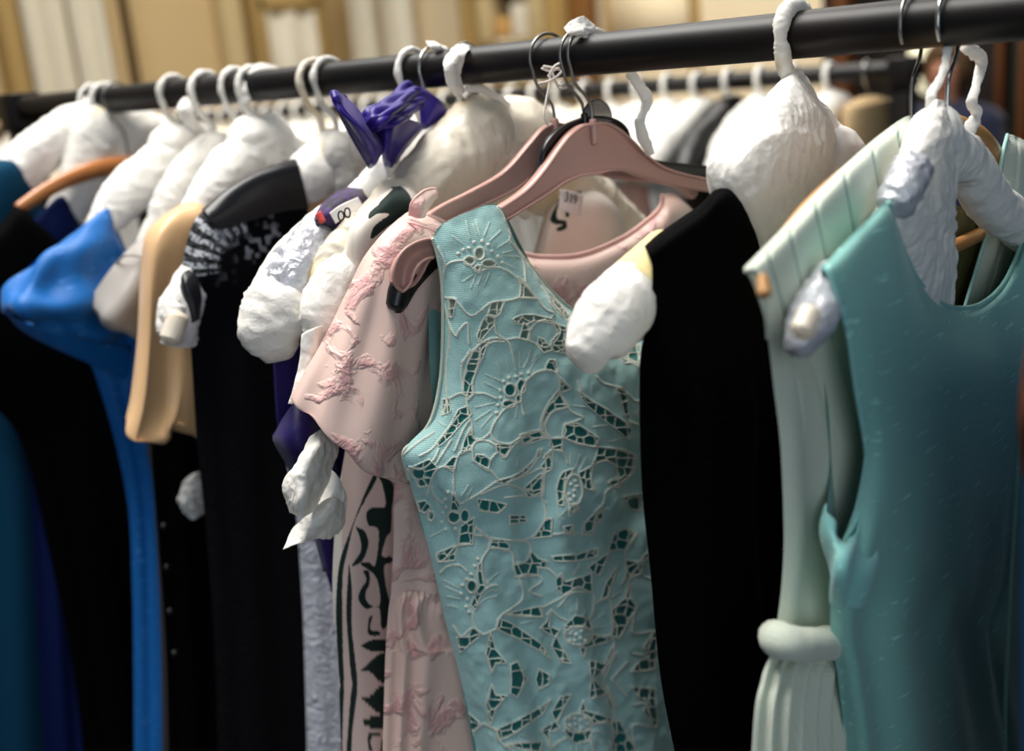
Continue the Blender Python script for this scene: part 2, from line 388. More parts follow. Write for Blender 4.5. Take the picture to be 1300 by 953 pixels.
MB().box((-4.79, yA, 1.7), (.02, .022, 1.7)).obj('stile', dk, t, bevel=.004)
MB().box((-4.79, yA, 3.42), (.02, .05, .02)).obj('top_rail', dk, t, bevel=.004)
for i, (a, b) in enumerate(((-6, 18), (276, 300))):
    ya, yb = wall_px(a), wall_px(b); c = (ya+yb)/2; h = abs(yb-ya)/2
    t = thing('pilaster', (-4.95, c, 0), ['flat ochre pilaster at the far left edge of the wall', 'pale ochre pilaster on the wall above the wrapped hooks left of centre'][i], 'pilaster')
    MB().box((-4.95, c, 1.9), (.06, h, 1.9)).obj('shaft', goldp if i else gold, t, bevel=.01)
    MB().box((-4.93, c, .12), (.09, h*1.15, .12)).obj('plinth', goldp, t, bevel=.01)
# tall niche with pale hanging inside
y0, y1 = wall_px(322), wall_px(400)
t = thing('tall_window', (-4.95, (y0+y1)/2, 0), 'tall ochre framed opening with pale curtain strips above the left of centre of the rail', 'window')
MB().box((-4.95, y0, 1.6), (.05, .05, 1.0)).box((-4.95, y1, 1.6), (.05, .04, 1.0)).box((-4.95, (y0+y1)/2, 2.05 if False else 1.98), (.05, (y1-y0)/2, .035)).obj('frame', gold, t, bevel=.006)
for q in (.3, .72):
    yy = y0+(y1-y0)*q; u = np.linspace(0, 1, 24); z = np.linspace(.6, 1.95, 4)
    G = np.stack([np.broadcast_to(-4.93+.02*np.sin(u*9), (4, 24)), np.broadcast_to(yy-.13+.26*u, (4, 24)), np.broadcast_to(z[:, None], (4, 24))], -1)
    MB().grid(G).obj('curtain_strip', offw, t, solid=.01)
# pale garments hanging on the far wall
def far_coat(px, w, m, label):
    x = wall_pxY(px); t = thing('hanging_robe', (x, 4.05, 2.3), label, 'robe', None)
    u = np.linspace(0, 2*np.pi, 40, endpoint=False); rows = []
    for z, s in ((2.35, .3), (2.28, .75), (2.15, .95), (1.8, .9), (1.4, 1.0), (.7, 1.1)):
        rr = 1+.12*np.sin(u*6+z); rows.append(np.stack([x+w*s*np.cos(u)*rr, 4.0+.09*s*np.sin(u)*rr, np.full(40, z)], -1))
    MB().grid(cr(np.array(rows), 30), None, True).obj('robe_body', m, t)
    MB().tube([(x, 4.0, 2.35), (x, 4.0, 2.42), (x+.02, 4.05, 2.45), (x, 4.15, 2.44)], .006, 6).obj('hook', T['dark_steel'], t)
far_coat(492, .10, offw, 'off-white robe hanging on the far wall, left one of the pair')
far_coat(535, .11, offw, 'off-white robe hanging on the far wall, right one of the pair')
# display case and dark doorway piece on the far wall
x0, x1 = wall_pxY(625), wall_pxY(742)
t = thing('display_cabinet', ((x0+x1)/2, 4.05, 0), 'ochre framed display cabinet with pale shelves on the far wall behind the pink hangers', 'cabinet')
MB().box((x0+.03, 4.05, 1.5), (.03, .14, 1.5)).box((x1-.03, 4.05, 1.5), (.03, .14, 1.5)).box(((x0+x1)/2, 4.17, 1.5), ((x1-x0)/2, .02, 1.5)).obj('case', gold, t, bevel=.006)
for z in (.6, 1.0, 1.4, 1.62, 1.95, 2.3): MB().box(((x0+x1)/2, 4.05, z), ((x1-x0)/2-.05, .12, .012)).obj('shelf', goldp, t)
ob = [offw, goldp, mat('tan_card', 'c79a5c', .7)]
for i, z in enumerate((1.0, 1.412, 1.632)):
    for j in range(4):
        xx = x0+.14+j*(x1-x0-.25)/3.3; hh = .06+.03*((i+j) % 3)
        b = MB().box((xx, 4.02, z+.013+hh), (.05, .06, hh)).obj('storage_box', ob[(i*2+j) % 3], None, bevel=.004)
        b2 = tag(b, '%s box, %s on the %s shelf of the ochre display cabinet' % (['off-white', 'pale ochre', 'tan card'][(i*2+j) % 3], ['leftmost', 'second from left', 'third from left', 'rightmost'][j], ['lower', 'middle', 'upper'][i]), 'box', 'boxes in the display cabinet')
x0, x1 = wall_pxY(744), wall_pxY(764)
t = thing('wooden_post', ((x0+x1)/2, 4.1, 0), 'brown wooden post on the far wall right of the display cabinet', 'post')
MB().box(((x0+x1)/2, 4.1, 1.6), ((x1-x0)/2, .06, 1.6)).obj('shaft', brn, t, bevel=.01)
MB().box(((x0+x1)/2, 4.1, .1), ((x1-x0)/2+.03, .08, .1)).obj('plinth', brn, t, bevel=.01)
x0, x1 = wall_pxY(775), wall_pxY(885)
t = thing('wall_panel', ((x0+x1)/2, 4.19, 1.4), 'cream framed wall panel above the right half of the rail', 'panel')
MB().box(((x0+x1)/2, 4.19, 1.7), ((x1-x0)/2, .012, .2)).box(((x0+x1)/2, 4.19, 1.2), ((x1-x0)/2, .012, .2)).obj('board', creamw, t)
MB().box((x0, 4.18, 1.4), (.012, .03, .8)).box((x1, 4.18, 1.4), (.02, .03, .8)).box(((x0+x1)/2, 4.18, 1.48), ((x1-x0)/2, .03, .02)).obj('frame', gold, t, bevel=.004)
# door frames at the right
doorm = mat('orange_brown_door', '5a3212', .5)
for i, (a, b) in enumerate(((1056, 1075), (1262, 1272), (1290, 1304))):
    x0, x1 = wall_pxY(a, 120, 3.9), wall_pxY(b, 120, 3.9)
    t = thing('door_jamb', ((x0+x1)/2, 3.95, 0), ['orange-brown wooden jamb just right of the cream wall end', 'slim orange-brown jamb in the dark corner at the upper right', 'orange-brown jamb at the extreme right edge of the picture'][i], 'door jamb')
    MB().box(((x0+x1)/2, 3.95, 1.3), ((x1-x0)/2, .05, 1.3)).obj('shaft', doorm, t, bevel=.008)
    MB().box(((x0+x1)/2, 3.93, .08), ((x1-x0)/2+.02, .07, .08)).obj('plinth', doorm, t, bevel=.008)
x0, x1 = wall_pxY(1274, 120, 3.9), wall_pxY(1288, 120, 3.9)
t = thing('notice_board', ((x0+x1)/2, 4.0, 1.2), 'narrow dark green board hanging between the two jambs at the right edge', 'board')
MB().box(((x0+x1)/2, 4.0, 1.15), ((x1-x0)/2, .02, .38)).obj('board', mat('dark_green_board', '10221f', .6), t, bevel=.004)
MB().tube([((x0+x1)/2, 3.99, 1.53), ((x0+x1)/2, 3.99, 1.62)], .004, 6).obj('cord', T['string'], t)

# pale wall lamp behind the person
r = ray(1177, 72); P = CAM+r*((3.9-CAM[1])/r[1])
t = thing('wall_lamp', P, 'pale glowing wall lamp behind the person at the upper right', 'lamp')
lm = mat('lamp_glass', 'f2ecc8', .5); lm.node_tree.nodes['Principled BSDF'].inputs['Emission Color'].default_value = (.9, .85, .6, 1); lm.node_tree.nodes['Principled BSDF'].inputs['Emission Strength'].default_value = .55
MB().grid(cr(np.array([[P+np.array([a*math.cos(q), a*math.sin(q), z]) for q in np.linspace(0, 2*np.pi, 20, endpoint=False)] for a, z in ((.03, .09), (.06, .07), (.075, .0), (.05, -.1), (.02, -.15))]), 14), None, True).obj('lamp_shade', lm, t)
MB().tube([P+np.array([0, .02, .08]), P+np.array([0, .1, .1]), P+np.array([0, .38, .05])], .01, 8).obj('bracket', T['dark_steel'], t)

# person standing far behind, skinned figure
def person():
    r = ray(1203, 95); H = CAM+r*((3.7-CAM[1])/r[1])       # head centre
    bx, by = H[0], H[1]; hz = H[2]; s = hz/1.56
    J = {'pel': (0, 0, .93, .135), 'wai': (0, 0, 1.08, .12), 'che': (0, 0, 1.26, .145), 'nk': (0, -.01, 1.42, .05), 'hd0': (0, -.02, 1.49, .065), 'hd1': (0, -.02, 1.57, .088), 'hd2': (0, -.015, 1.65, .075),
         'sl': (-.16, 0, 1.33, .048), 'el': (-.24, -.03, 1.08, .042), 'wl': (-.17, -.22, 1.08, .028), 'hl': (-.12, -.30, 1.12, .03),
         'sr': (.16, 0, 1.33, .048), 'er': (.24, -.05, 1.08, .042), 'wr': (.14, -.24, 1.15, .028), 'hr': (.08, -.30, 1.20, .03),
         'll': (-.1, 0, .82, .09), 'kl': (-.1, -.02, .48, .058), 'al': (-.1, .02, .09, .04), 'fl': (-.11, -.14, .04, .035),
         'lr': (.1, 0, .82, .09), 'kr': (.1, -.02, .48, .058), 'ar': (.1, .02, .09, .04), 'fr': (.11, -.14, .04, .035)}
    E = 'pel-wai wai-che che-nk nk-hd0 hd0-hd1 hd1-hd2 che-sl sl-el el-wl wl-hl che-sr sr-er er-wr wr-hr pel-ll ll-kl kl-al al-fl pel-lr lr-kr kr-ar ar-fr'.split()
    for hd, sx in (('hl', 1), ('hr', -1)):
        x, y, z, _ = J[hd]
        for i in range(4):
            dz = (.021-.014*i); ln = (.030, .034, .031, .025)[i]
            J[f'{hd}a{i}'] = (x+sx*.01, y-.03, z+dz, .0085); J[f'{hd}b{i}'] = (x+sx*.025, y-.03-ln, z+dz-.006, .0075); J[f'{hd}c{i}'] = (x+sx*.04, y-.03-ln*1.3, z+dz-.02, .0065)
            E += [f'{hd}-{hd}a{i}', f'{hd}a{i}-{hd}b{i}', f'{hd}b{i}-{hd}c{i}']
        J[hd+'t'] = (x+sx*.035, y-.01, z+.02, .009); J[hd+'t2'] = (x+sx*.05, y-.035, z+.028, .008); E += [f'{hd}-{hd}t', f'{hd}t-{hd}t2']
    K = list(J); V = [(bx+J[k][0]*s, by+J[k][1]*s, J[k][2]*s) for k in K]
    me = bpy.data.meshes.new('body'); t = thing('person', (bx, by, 0), 'blurred person with brown hair and navy top standing behind the racks at the upper right', 'person')
    V = [(v[0]-bx, v[1]-by, v[2]) for v in V]
    me.from_pydata(V, [tuple(K.index(q) for q in e.split('-')) for e in E], [])
    skin = mat('skin', 'b07a62', .6); me.materials.append(skin)
    o = bpy.data.objects.new('body', me); COL.objects.link(o); o.parent = t
    o.modifiers.new('skin', 'SKIN'); 
    if not me.skin_vertices: me.skin_vertices.new() if hasattr(me.skin_vertices, 'new') else None
    sv = me.skin_vertices[0].data if me.skin_vertices else []
    for i, k in enumerate(K):
        if i < len(sv): sv[i].radius = (J[k][3]*s,)*2; sv[i].use_root = (k == 'pel')
    o.modifiers.new('smooth', 'SUBSURF').render_levels = 2
    b = np.array([bx, by, 0.]); nav = mat('navy_top', '161c36', .85, .2); hairm = mat('brown_hair', '4e3820', .6, bump='noise', bs=.5, scale=60); trm = mat('dark_trousers', '14141a', .9)
    def ell(c, a, n=26): th = np.linspace(0, 2*np.pi, n, endpoint=False); return np.stack([c[0]+a[0]*np.cos(th), c[1]+a[1]*np.sin(th), np.full(n, c[2])], -1)
    top = np.array([ell(b+np.array([0, 0, z*s]), (w, d)) for z, w, d in ((1.44, .065, .06), (1.405, .17, .09), (1.34, .225, .12), (1.22, .2, .15), (1.08, .165, .135), (.93, .19, .15), (.86, .2, .155))])
    mb = MB().grid(cr(top, 30), None, True)
    for q in ('l', 'r'): mb.tube([b+np.array(J[k+q][:3])*s for k in 'sew'], [.085, .062, .045], 14, cap=True)
    mb.obj('knitted_top', nav, t)
    mb = MB()
    for q in ('l', 'r'): mb.tube([b+np.array(J[k+q][:3])*s+np.array([0, 0, .08 if k == 'l' else (.02 if k == 'a' else 0)]) for k in 'lka'], [.115, .08, .07], 14, cap=False)
    mb.obj('trousers', trm, t)
    c = b+np.array([0, .0, 1.60*s]); mb = MB(); th = np.linspace(0, np.pi, 14)[:, None]; ph = np.linspace(0, 2*np.pi, 28, endpoint=False)[None]
    G = np.stack([np.sin(th)*np.cos(ph)*.105, np.sin(th)*np.sin(ph)*.11+.012, np.cos(th)*.115+0*ph], -1)
    cut = (np.sin(ph)*np.sin(th) < -.62) & (np.cos(th) < .45); G = np.where(cut[..., None], G*.72, G); mb.grid(G+c, None, True)
    mb.obj('hair', hairm, t)
    fc = b+np.array([0, -.105, 1.575*s]); MB().tube([fc+np.array([0, .012, .03]), fc+np.array([0, -.012, -.005])], [.008, .014], 8).obj('nose', skin, t)
    eyem = mat('eye', '1a120e', .3)
    for sx in (-1, 1): MB().ball(fc+np.array([sx*.032, .012, .03]), .009).obj('eye', eyem, t); MB().ball(b+np.array([sx*.092, 0, 1.58*s]), (.012, .02, .03)).obj('ear', skin, t)
    MB().tube([fc+np.array([-.025, .012, -.045]), fc+np.array([0, .004, -.048]), fc+np.array([.025, .012, -.045])], .006, 8).obj('mouth', mat('lips', 'a0544c', .6), t)
person()

# ---- racks behind
def rack(X0, X1, Y, Z, label, m, thin=.0195):
    t = thing('clothes_rack', ((X0+X1)/2, Y, 0), label, 'clothes rack')
    MB().tube([(X0-.03, Y, Z), (X1+.03, Y, Z)], thin, 24, sub=2).obj('rail', m, t)
    for X in (X0, X1):
        MB().box((X, Y, Z/2-.01), (.019, .019, Z/2+.025)).obj('upright_post', m, t, bevel=.003)
        MB().box((X, Y, Z-.005), (.026, .026, .03)).obj('rail_socket', m, t, bevel=.003)
        MB().box((X, Y, .075), (.02, .28, .015)).obj('foot', m, t, bevel=.003)
        for s in (-1, 1):
            c = MB().ball((X, Y+s*.25, .031), (.012, .03, .03), 16, 10).obj('caster', T['black_plastic'], t)
            MB().tube([(X, Y+s*.25, .055), (X, Y+s*.25, .065)], .008, 8).obj('caster_stem', T['steel'], c)
    return t
rack(-1.125, .80, 0, RH, 'long black rail rack in front carrying the dresses', T['rail'])
rack(-4.3, -.20, 1.4, 1.42, 'long black rail rack directly behind, full of white wrapped hangers', T['rail'])
rack(-3.9, -1.32, .32, 1.5, 'black rack whose end post stands at the far left edge of the picture', T['rail'])

bgm = [mat('bg_white_cover', 'eeeae2', .8, bump='crumple', bs=.4, scale=20), mat('bg_cream_cover', 'e8dcc2', .8, bump='crumple', bs=.4, scale=20),
       mat('bg_pink_cloth', 'd9b3a6', .7), mat('bg_dark_cloth', '070707', .4, spec=.5), mat('bg_blue_cloth', '1f43a8', .7), mat('bg_ivory_cloth', 'e6e2dc', .8), mat('bg_tan_cloth', 'c9a878', .8)]
def bg_item(armm, gm, seed):
    rs = np.random.RandomState(seed); pl = Pl(0, 0, X=0, Y=0, Z=0)
    h = thing('wrapped_hanger', (0, 0, 0), '', 'hanger'); g = thing('hanging_dress', (0, 0, -.2), '', 'dress')
    MB().tube(hook_path(pl), .006, 8, sub=2, cru=.001, cs=150, seed=seed).obj('hook', bgm[0], h)
    P = [(0, -.23, -.185), (0, -.17, -.14), (0, -.08, -.095), (0, 0, -.07), (0, .08, -.095), (0, .17, -.14), (0, .23, -.185)]
    MB().tube(P, [.022, .034, .038, .036, .038, .034, .022], 14, sub=5, cru=.007, cs=30, seed=seed).obj('padded_arms', armm, h)
    tip = [(0, -.01, -.03), (.005, .012, -.06), (.0, 0, -.1)]
    MB().tube(tip, [.008, .016, .02], 10, sub=6, cru=.004, cs=60, seed=seed).obj('tissue_wrap', bgm[0], h)
    a = np.linspace(0, 2*np.pi, 44, endpoint=False); rows = []
    for z, wd, tk in ((-.125, .12, .012), (-.15, .18, .035), (-.19, .215, .042), (-.30, .20, .045), (-.5, .17, .05), (-.8, .2, .055), (-1.15, .24, .06)):
        rr = 1+.10*np.sin(5*a+seed+z*2)*min(1, -z*1.5)
        rows.append(np.stack([tk*.6*np.sin(a)*rr, wd*np.cos(a)*rr, np.full(44, z)+(.0)], -1))
    rows = cr(np.array(rows), 40); rows[:, :, 2] -= .25*np.maximum(np.abs(rows[:, :, 1])-.1, 0)*np.exp(-((rows[:, :, 2]+.15)/.1)**2)
    MB().grid(rows, None, True).obj('dress_body', gm, g)
    return h, g
def copy_tree(o, parent=None):
    c = o.copy(); COL.objects.link(c)
    if parent: c.parent = parent
    for ch in [x for x in ALLCH if x.parent == o]: copy_tree(ch, c)
    return c
protos = [bg_item(bgm[0], bgm[5], 1), bg_item(bgm[0], bgm[1], 2), bg_item(bgm[1], bgm[0], 3), bg_item(bgm[0], bgm[2], 4), bg_item(bgm[3], bgm[3], 5), bg_item(bgm[0], bgm[4], 6), bg_item(bgm[1], bgm[6], 7)]
names = ['ivory', 'cream', 'white', 'dusty pink', 'black', 'blue', 'tan']
for (h, g), nm in zip(protos, names):
    h['label'] = 'blurred wrapped hanger with a hook over the rear rail'; g['label'] = 'blurred %s dress hanging from the rear rail behind the front rack' % nm
ALLCH = [o for o in bpy.data.objects if o.parent]
seq = [0, 1, 2, 0, 2, 1, 0, 3, 0, 2, 1, 0, 2, 0, 0, 1, 2, 0, 0, 2, 1, 0, 2, 0, 1, 0, 2, 0, 0, 1, 2, 0, 0, 1]
xs = np.linspace(-4.1, -.36, 47); used = set()
for i, x in enumerate(xs):
    k = seq[i % len(seq)]
    if i == 46: k = 5
    if i == 41: k = 3
    if i == 43: k = 4
    if i == 20: k = 6
    h, g = protos[k] if k not in used else (copy_tree(protos[k][0]), copy_tree(protos[k][1])); used.add(k)
    z = 1.42+RNG.uniform(-.003, .001); yw = RNG.uniform(-.06, .06)
    for o, dz in ((h, 0), (g, -.2)):
        o.location = (x, 1.4, z+dz); o.rotation_euler = (0, 0, yw)
    h['group'] = 'wrapped hangers on the rear rail'
    h['label'] = 'blurred tissue-wrapped hanger among the many on the rear rail'
    g['group'] = '%s dresses on the rear rail' % names[k]
    if k in (3, 4, 5, 6) and True:
        g['label'] = {3: 'blurred dusty pink dress on the rear rail among white ones', 4: 'glossy black blurred garment on the rear rail, seen between pink hanger and black dress',
                      5: 'blurred bright blue dress near the right end of the rear rail', 6: 'blurred tan dress on the rear rail behind the left of the front rail'}[k]
# beige garment bag at the right end of the rear rail
X = -.275; t = thing('garment_bag', (X, 1.4, 1.3), 'plain beige garment bag at the right end of the rear rail', 'garment bag')
bgb = mat('beige_bag', 'b69a72', .7); a = np.linspace(0, 2*np.pi, 40, endpoint=False)
rows = np.array([np.stack([X+tk*np.sin(a), 1.4+wd*np.cos(a), np.full(40, z)], -1) for z, wd, tk in ((1.372, .02, .01), (1.36, .07, .03), (1.33, .10, .035), (1.1, .11, .04), (.5, .12, .04))])
MB().grid(cr(rows, 30), None, True).obj('bag_body', bgb, t)
MB().tube([np.array(q)+np.array([X, 1.4, 1.42]) for q in ((0, .02, -.012), (0, .02, .012), (0, 0, .024), (0, -.02, .012), (0, -.018, -.015), (0, 0, -.04), (0, 0, -.06))], .0025, 8, sub=4).obj('hook', T['steel'], t)
# ============================================================ FRONT RACK: hangers and dresses, left to right
def body(pl, left, right, k=8, o=.022, top=0.012, sh=.6):
    """rows from traced left and right outlines (same number of points)"""
    n = len(left); return [L_(l, r, k, (top if i == 0 else o), sh) for i, (l, r) in enumerate(zip(left, right))]
def wire_hanger(name, label, pl, left, cover='tissue_soft', hookmat='steel', wrapped=True, neck=-.072, rev=False, right=None, rn=.014, seed=1, group=None, wr=.004, wm=None, cs=38, cru=.0022, nk=(0, None)):
    t = thing(name, pl.A, label, 'hanger', group)
    hook(t, pl, T[hookmat], neck=neck-.01, rev=rev)
    if wrapped: wrap(t, pl, T[wm or 'tissue'], wr, neck=neck-.005, rev=rev)
    padded(t, pl, left, T[cover], neck=(nk[0], neck if nk[1] is None else nk[1]), right=right, rn=rn, seed=seed, cs=cs, cru=cru)
    return t
def dress(name, label, pl, cat='dress', group=None): return thing(name, pl.A-np.array([0, 0, .1]), label, cat, group)

# ---- 1: dark teal garment, far left
P1 = Pl(120)
h = wire_hanger('padded_hanger', 'white padded hanger nearest the left end post, tissue knotted round its hook', P1, [(-20, 262, .02), (18, 222, .026), (62, 183, .027), (105, 158, .024)], rn=.02, seed=3)
tuft(h, P1, [[(107, 122), (118, 110), (132, 116)], [(104, 138, .01), (118, 130, .02), (134, 128, .01)], [(112, 160, .01), (120, 165, .022), (134, 158, .01)], [(108, 185, .0), (124, 190, .02), (142, 186, 0)]], T['tissue'], 'knotted_tissue', seed=2)
t = dress('teal_dress', 'dark teal dress cut off by the left edge, highest at the far left', P1)
mb = MB(); pillow(mb, P1, body(P1, [(-60, 330), (-70, 420), (-60, 600), (-50, 863), (-40, 1200)], [(64, 288), (100, 360), (150, 600), (170, 863), (190, 1200)], o=.035), 60, 90, waves((.006, 3, 0, .2, .1)))
mb2 = MB(); pillow(mb2, P1, [[(-70, 215, 0), (-20, 203, .0), (14, 199, .0), (30, 212, 0)], [(-75, 235, .015), (-20, 222, .033), (20, 215, .034), (44, 240, .01)], [(-80, 290, .02), (-20, 280, .04), (30, 275, .038), (64, 290, .01)], [(-80, 380, .02), (-20, 380, .035), (40, 380, .03), (90, 380, 0)]], 40, 40)
mb.obj('skirt', T['teal_wool'], t, weld=1e-5); mb2.obj('bodice', T['teal_wool'], t, weld=1e-5)

# ---- 2: navy garment on white padded hanger
P1b = Pl(135)
h = wire_hanger('padded_hanger', 'white padded hanger with a yellow stain, behind the curved wooden hanger', P1b, [(62, 300, .02), (90, 258, .024), (112, 205, .03), (130, 165, .03)], cover='stained', hookmat='dark_steel', wrapped=True, rn=.026, seed=9,
    right=[(165, 168, .03), (205, 195, .024), (250, 215, .018)])
t = dress('navy_dress', 'navy dress whose shoulder shows below the curved wooden hanger', P1b)
mb = MB(); pillow(mb, P1b, [[(40, 282, 0), (60, 262, 0), (80, 246, 0), (98, 272, 0)], [(36, 300, .015), (60, 280, .034), (85, 270, .034), (112, 296, .01)], [(20, 420, .0), (60, 420, .03), (120, 420, .03), (190, 420, 0)], [(34, 600, .0), (80, 600, .025), (140, 600, .025), (210, 600, 0)], [(50, 863, .0), (95, 863, .025), (155, 863, .025), (230, 863, 0)], [(72, 1180, .0), (110, 1180, .035), (150, 1180, .03), (240, 1180, 0)]], 50, 90, waves((.005, 4, .2, .3, .3)))
mb.obj('bodice', T['navy'], t, weld=1e-5)

# ---- 3: curved wooden hanger and black dress
P2 = Pl(150)
t = thing('wooden_hanger', P2.A, 'curved reddish wooden hanger at the left, bare wire hook', 'hanger')
hook(t, P2, T['dark_steel'], .0016, neck=-.098)
Lp = [(*P2.uz(q)[:2],) for q in ((24, 265), (60, 241), (100, 222), (140, 211), (188, 208))]
pts = [P2.A+P2.u*a+np.array([0, 0, b]) for a, b in Lp]+[P2.A+P2.u*(-a)+np.array([0, 0, b]) for a, b in Lp[:-1][::-1]]
MB().tube(pts, [.007, .0085, .0095, .0105, .011, .0105, .0095, .0085, .007], 20, n=[0, 0, 1], flat=1.25, sub=10).obj('arms', T['wood'], t)
t = dress('black_dress', 'plain black dress hanging from the curved wooden hanger at the left', P2)
rows = [[(-60, 330, 0), (0, 284, 0), (24, 258, 0), (50, 285, .0), (120, 330, .0), (200, 300, 0), (260, 230, 0), (300, 240, 0), (330, 262, 0)],
        [(-66, 350, .012), (0, 310, .024), (26, 290, .026), (60, 305, .022), (122, 345, .018), (205, 316, .02), (260, 262, .02), (300, 270, .02), (332, 290, .005)],
        L_((-66, 430), (325, 400), 9, .04), L_((-22, 500), (322, 480), 9, .035), L_((26, 560), (320, 540), 9, .035), L_((62, 700), (320, 700), 9, .035), L_((94, 863), (325, 863), 9, .035), L_((135, 1200), (335, 1200), 9, .04)]
mb = MB(); pillow(mb, P2, rows, 120, 140, waves((.004, 4, .1, .2, .1), (.001, 9, .3, .5, .3)))
mb.obj('bodice', T['black'], t, weld=1e-5)

# ---- 4: royal blue silk dress
P3 = Pl(222)
wire_hanger('padded_hanger', 'plump white padded hanger carrying the royal blue dress', P3, [(70, 345, .008), (100, 312, .009), (128, 288, .016), (158, 250, .026), (205, 212, .028), (248, 182, .025)], rn=.024, seed=12, wr=.0046, wm='stained')
t = dress('blue_silk_dress', 'bright royal blue silk dress with a puffed cap sleeve, at the left', P3)
mb = MB()
rows = [[(128, 270, 0), (134, 266, 0), (141, 272, .0), (150, 292, 0), (175, 330, 0), (240, 330, 0), (330, 290, 0)],
        [(115, 290, .02), (130, 288, .035), (142, 295, .035), (152, 310, .03), (180, 345, .025), (245, 350, .03), (335, 310, .01)],
        [(110, 330, .02), (130, 332, .035), (150, 335, .035), (165, 345, .035), (195, 370, .035), (260, 380, .035), (335, 350, .01)],
        L_((100, 420), (335, 400), 7, .035), L_((122, 480), (330, 480), 7, .032), L_((146, 560), (325, 560), 7, .032), L_((163, 645), (322, 645), 7, .03), L_((168, 740), (325, 750), 7, .032), L_((170, 863), (335, 863), 7, .036), L_((172, 1180), (345, 1180), 7, .045)]
pillow(mb, P3, rows, 90, 150, waves((.005, 3.5, .1, .2, .2), (.002, 9, .3, .6, .35)))
mb.obj('bodice', T['blue'], t, weld=1e-5)
mb = MB()
rows = [[(128, 271, .012), (136, 264, .018), (142, 274, .022), (147, 300, .02)],
        [(98, 292, .02), (110, 288, .045), (135, 305, .05), (155, 335, .03)],
        [(62, 318, .015), (78, 322, .055), (120, 345, .065), (162, 368, .035)],
        [(28, 345, .01), (45, 358, .06), (100, 385, .075), (168, 400, .04)],
        [(6, 368, .0), (22, 385, .06), (80, 410, .075), (170, 425, .04)],
        [(4, 392, -.01), (20, 404, .04), (78, 424, .055), (168, 440, .03)]]
fo = lambda u, v: .006*np.sin(2*np.pi*(2.2*v+1.6*u*u+.2))*sm(0, .3, u)*sm(.1, .4, v)+.004*np.sin(2*np.pi*(1.5*v-2.6*u+.1))*sm(.2, .5, v)
pillow(mb, P3, rows, 80, 90, fo); mb.obj('puffed_sleeve', T['blue'], t, weld=1e-5)
mb = MB(); rows = [[(4, 392, -.01), (20, 404, .04), (78, 424, .055), (168, 440, .03)], [(14, 404, -.01), (34, 424, .02), (92, 452, .03), (168, 480, .02)], [(40, 410, -.02), (60, 430, .0), (105, 452, .01), (160, 490, .01)]]
pillow(mb, P3, rows, 40, 16, None); mb.obj('sleeve_cuff', T['blue'], t, weld=1e-5)

# ---- 5: grey satin dress
P4 = Pl(262)
h = wire_hanger('padded_hanger', 'white padded hanger with a yellowed patch, between the blue and the peach dresses', P4, [(145, 380, .008), (175, 335, .010), (200, 298, .018), (222, 258, .024), (250, 218, .026), (272, 196, .024)], cover='stained', rn=.022, seed=21, wr=.0046)
tuft(h, P4, [[(222, 145), (236, 124), (246, 138)], [(226, 140, .01), (240, 140, .02), (250, 150, .01)], [(236, 160), (245, 165, .01), (254, 165)]], T['tissue'], 'tissue_tip', seed=8)
t = dress('grey_satin_dress', 'silvery grey satin dress with a short cap sleeve between blue and peach', P4)
mb = MB(); rows = [L_((186, 300), (360, 260), 6, .0), L_((178, 330), (365, 290), 6, .03), L_((176, 420), (365, 400), 6, .032), L_((186, 560), (350, 560), 6, .028), L_((196, 640), (345, 640), 6, .03), L_((205, 863), (360, 863), 6, .035), L_((205, 1180), (370, 1180), 6, .04)]
pillow(mb, P4, rows, 60, 110, waves((.004, 4, .2, .2, .3))); mb.obj('bodice', mat('dark_grey_satin', '3a3534', .5), t, weld=1e-5)
mb = MB(); rows = [[(190, 292, .0), (198, 287, .0), (210, 282, .0), (225, 280, 0)], [(168, 312, .01), (185, 312, .035), (202, 310, .04), (222, 312, .02)], [(146, 336, .01), (168, 345, .04), (192, 350, .045), (216, 352, .02)],
                   [(126, 364, .0), (150, 378, .04), (180, 388, .045), (208, 394, .02)], [(113, 384, -.005), (134, 402, .032), (165, 418, .04), (200, 432, .02)], [(112, 392, -.012), (134, 412, .02), (165, 428, .03), (200, 442, .01)]]
pillow(mb, P4, rows, 60, 60, lambda u, v: .003*np.sin(2*np.pi*(2*u+v*.5))*v); mb.obj('cap_sleeve', T['grey_satin'], t, weld=1e-5)
MB().tube(cr(np.array([P4.p(q) for q in ((148, 334, .012), (160, 324, .036), (178, 326, .043), (200, 336, .045))]), 24), .0016, 8).obj('seam_piping', T['grey_satin'], t)

# ---- 6: black buttoned dress with a tissue tuft
P4b = Pl(300, k=.6)
h = wire_hanger('padded_hanger', 'small white padded hanger mostly hidden behind the peach satin sleeve', P4b, [(205, 340, .008), (235, 290, .010), (266, 240, .018), (290, 205, .018)], rn=.018, seed=25, wr=.004)
t = dress('buttoned_black_dress', 'black dress with small buttons hanging below the peach satin sleeve', P4b)
mb = MB(); rows = [L_((215, 330), (400, 290), 6, .0), L_((196, 420), (400, 400), 6, .026), L_((192, 560), (395, 560), 6, .026), L_((202, 700), (390, 700), 6, .028), L_((212, 863), (400, 863), 6, .03), L_((216, 1180), (415, 1180), 6, .04)]
pillow(mb, P4b, rows, 60, 110, waves((.004, 4, .5, .1, .3))); mb.obj('bodice', T['black'], t, weld=1e-5)
for q in ((216, 776, .018), (222, 829, .02), (212, 720, .016), (208, 668, .014)): MB().ball(P4b.p(q), (.004, .005, .005), 12, 8).obj('button', T['black_plastic'], t)
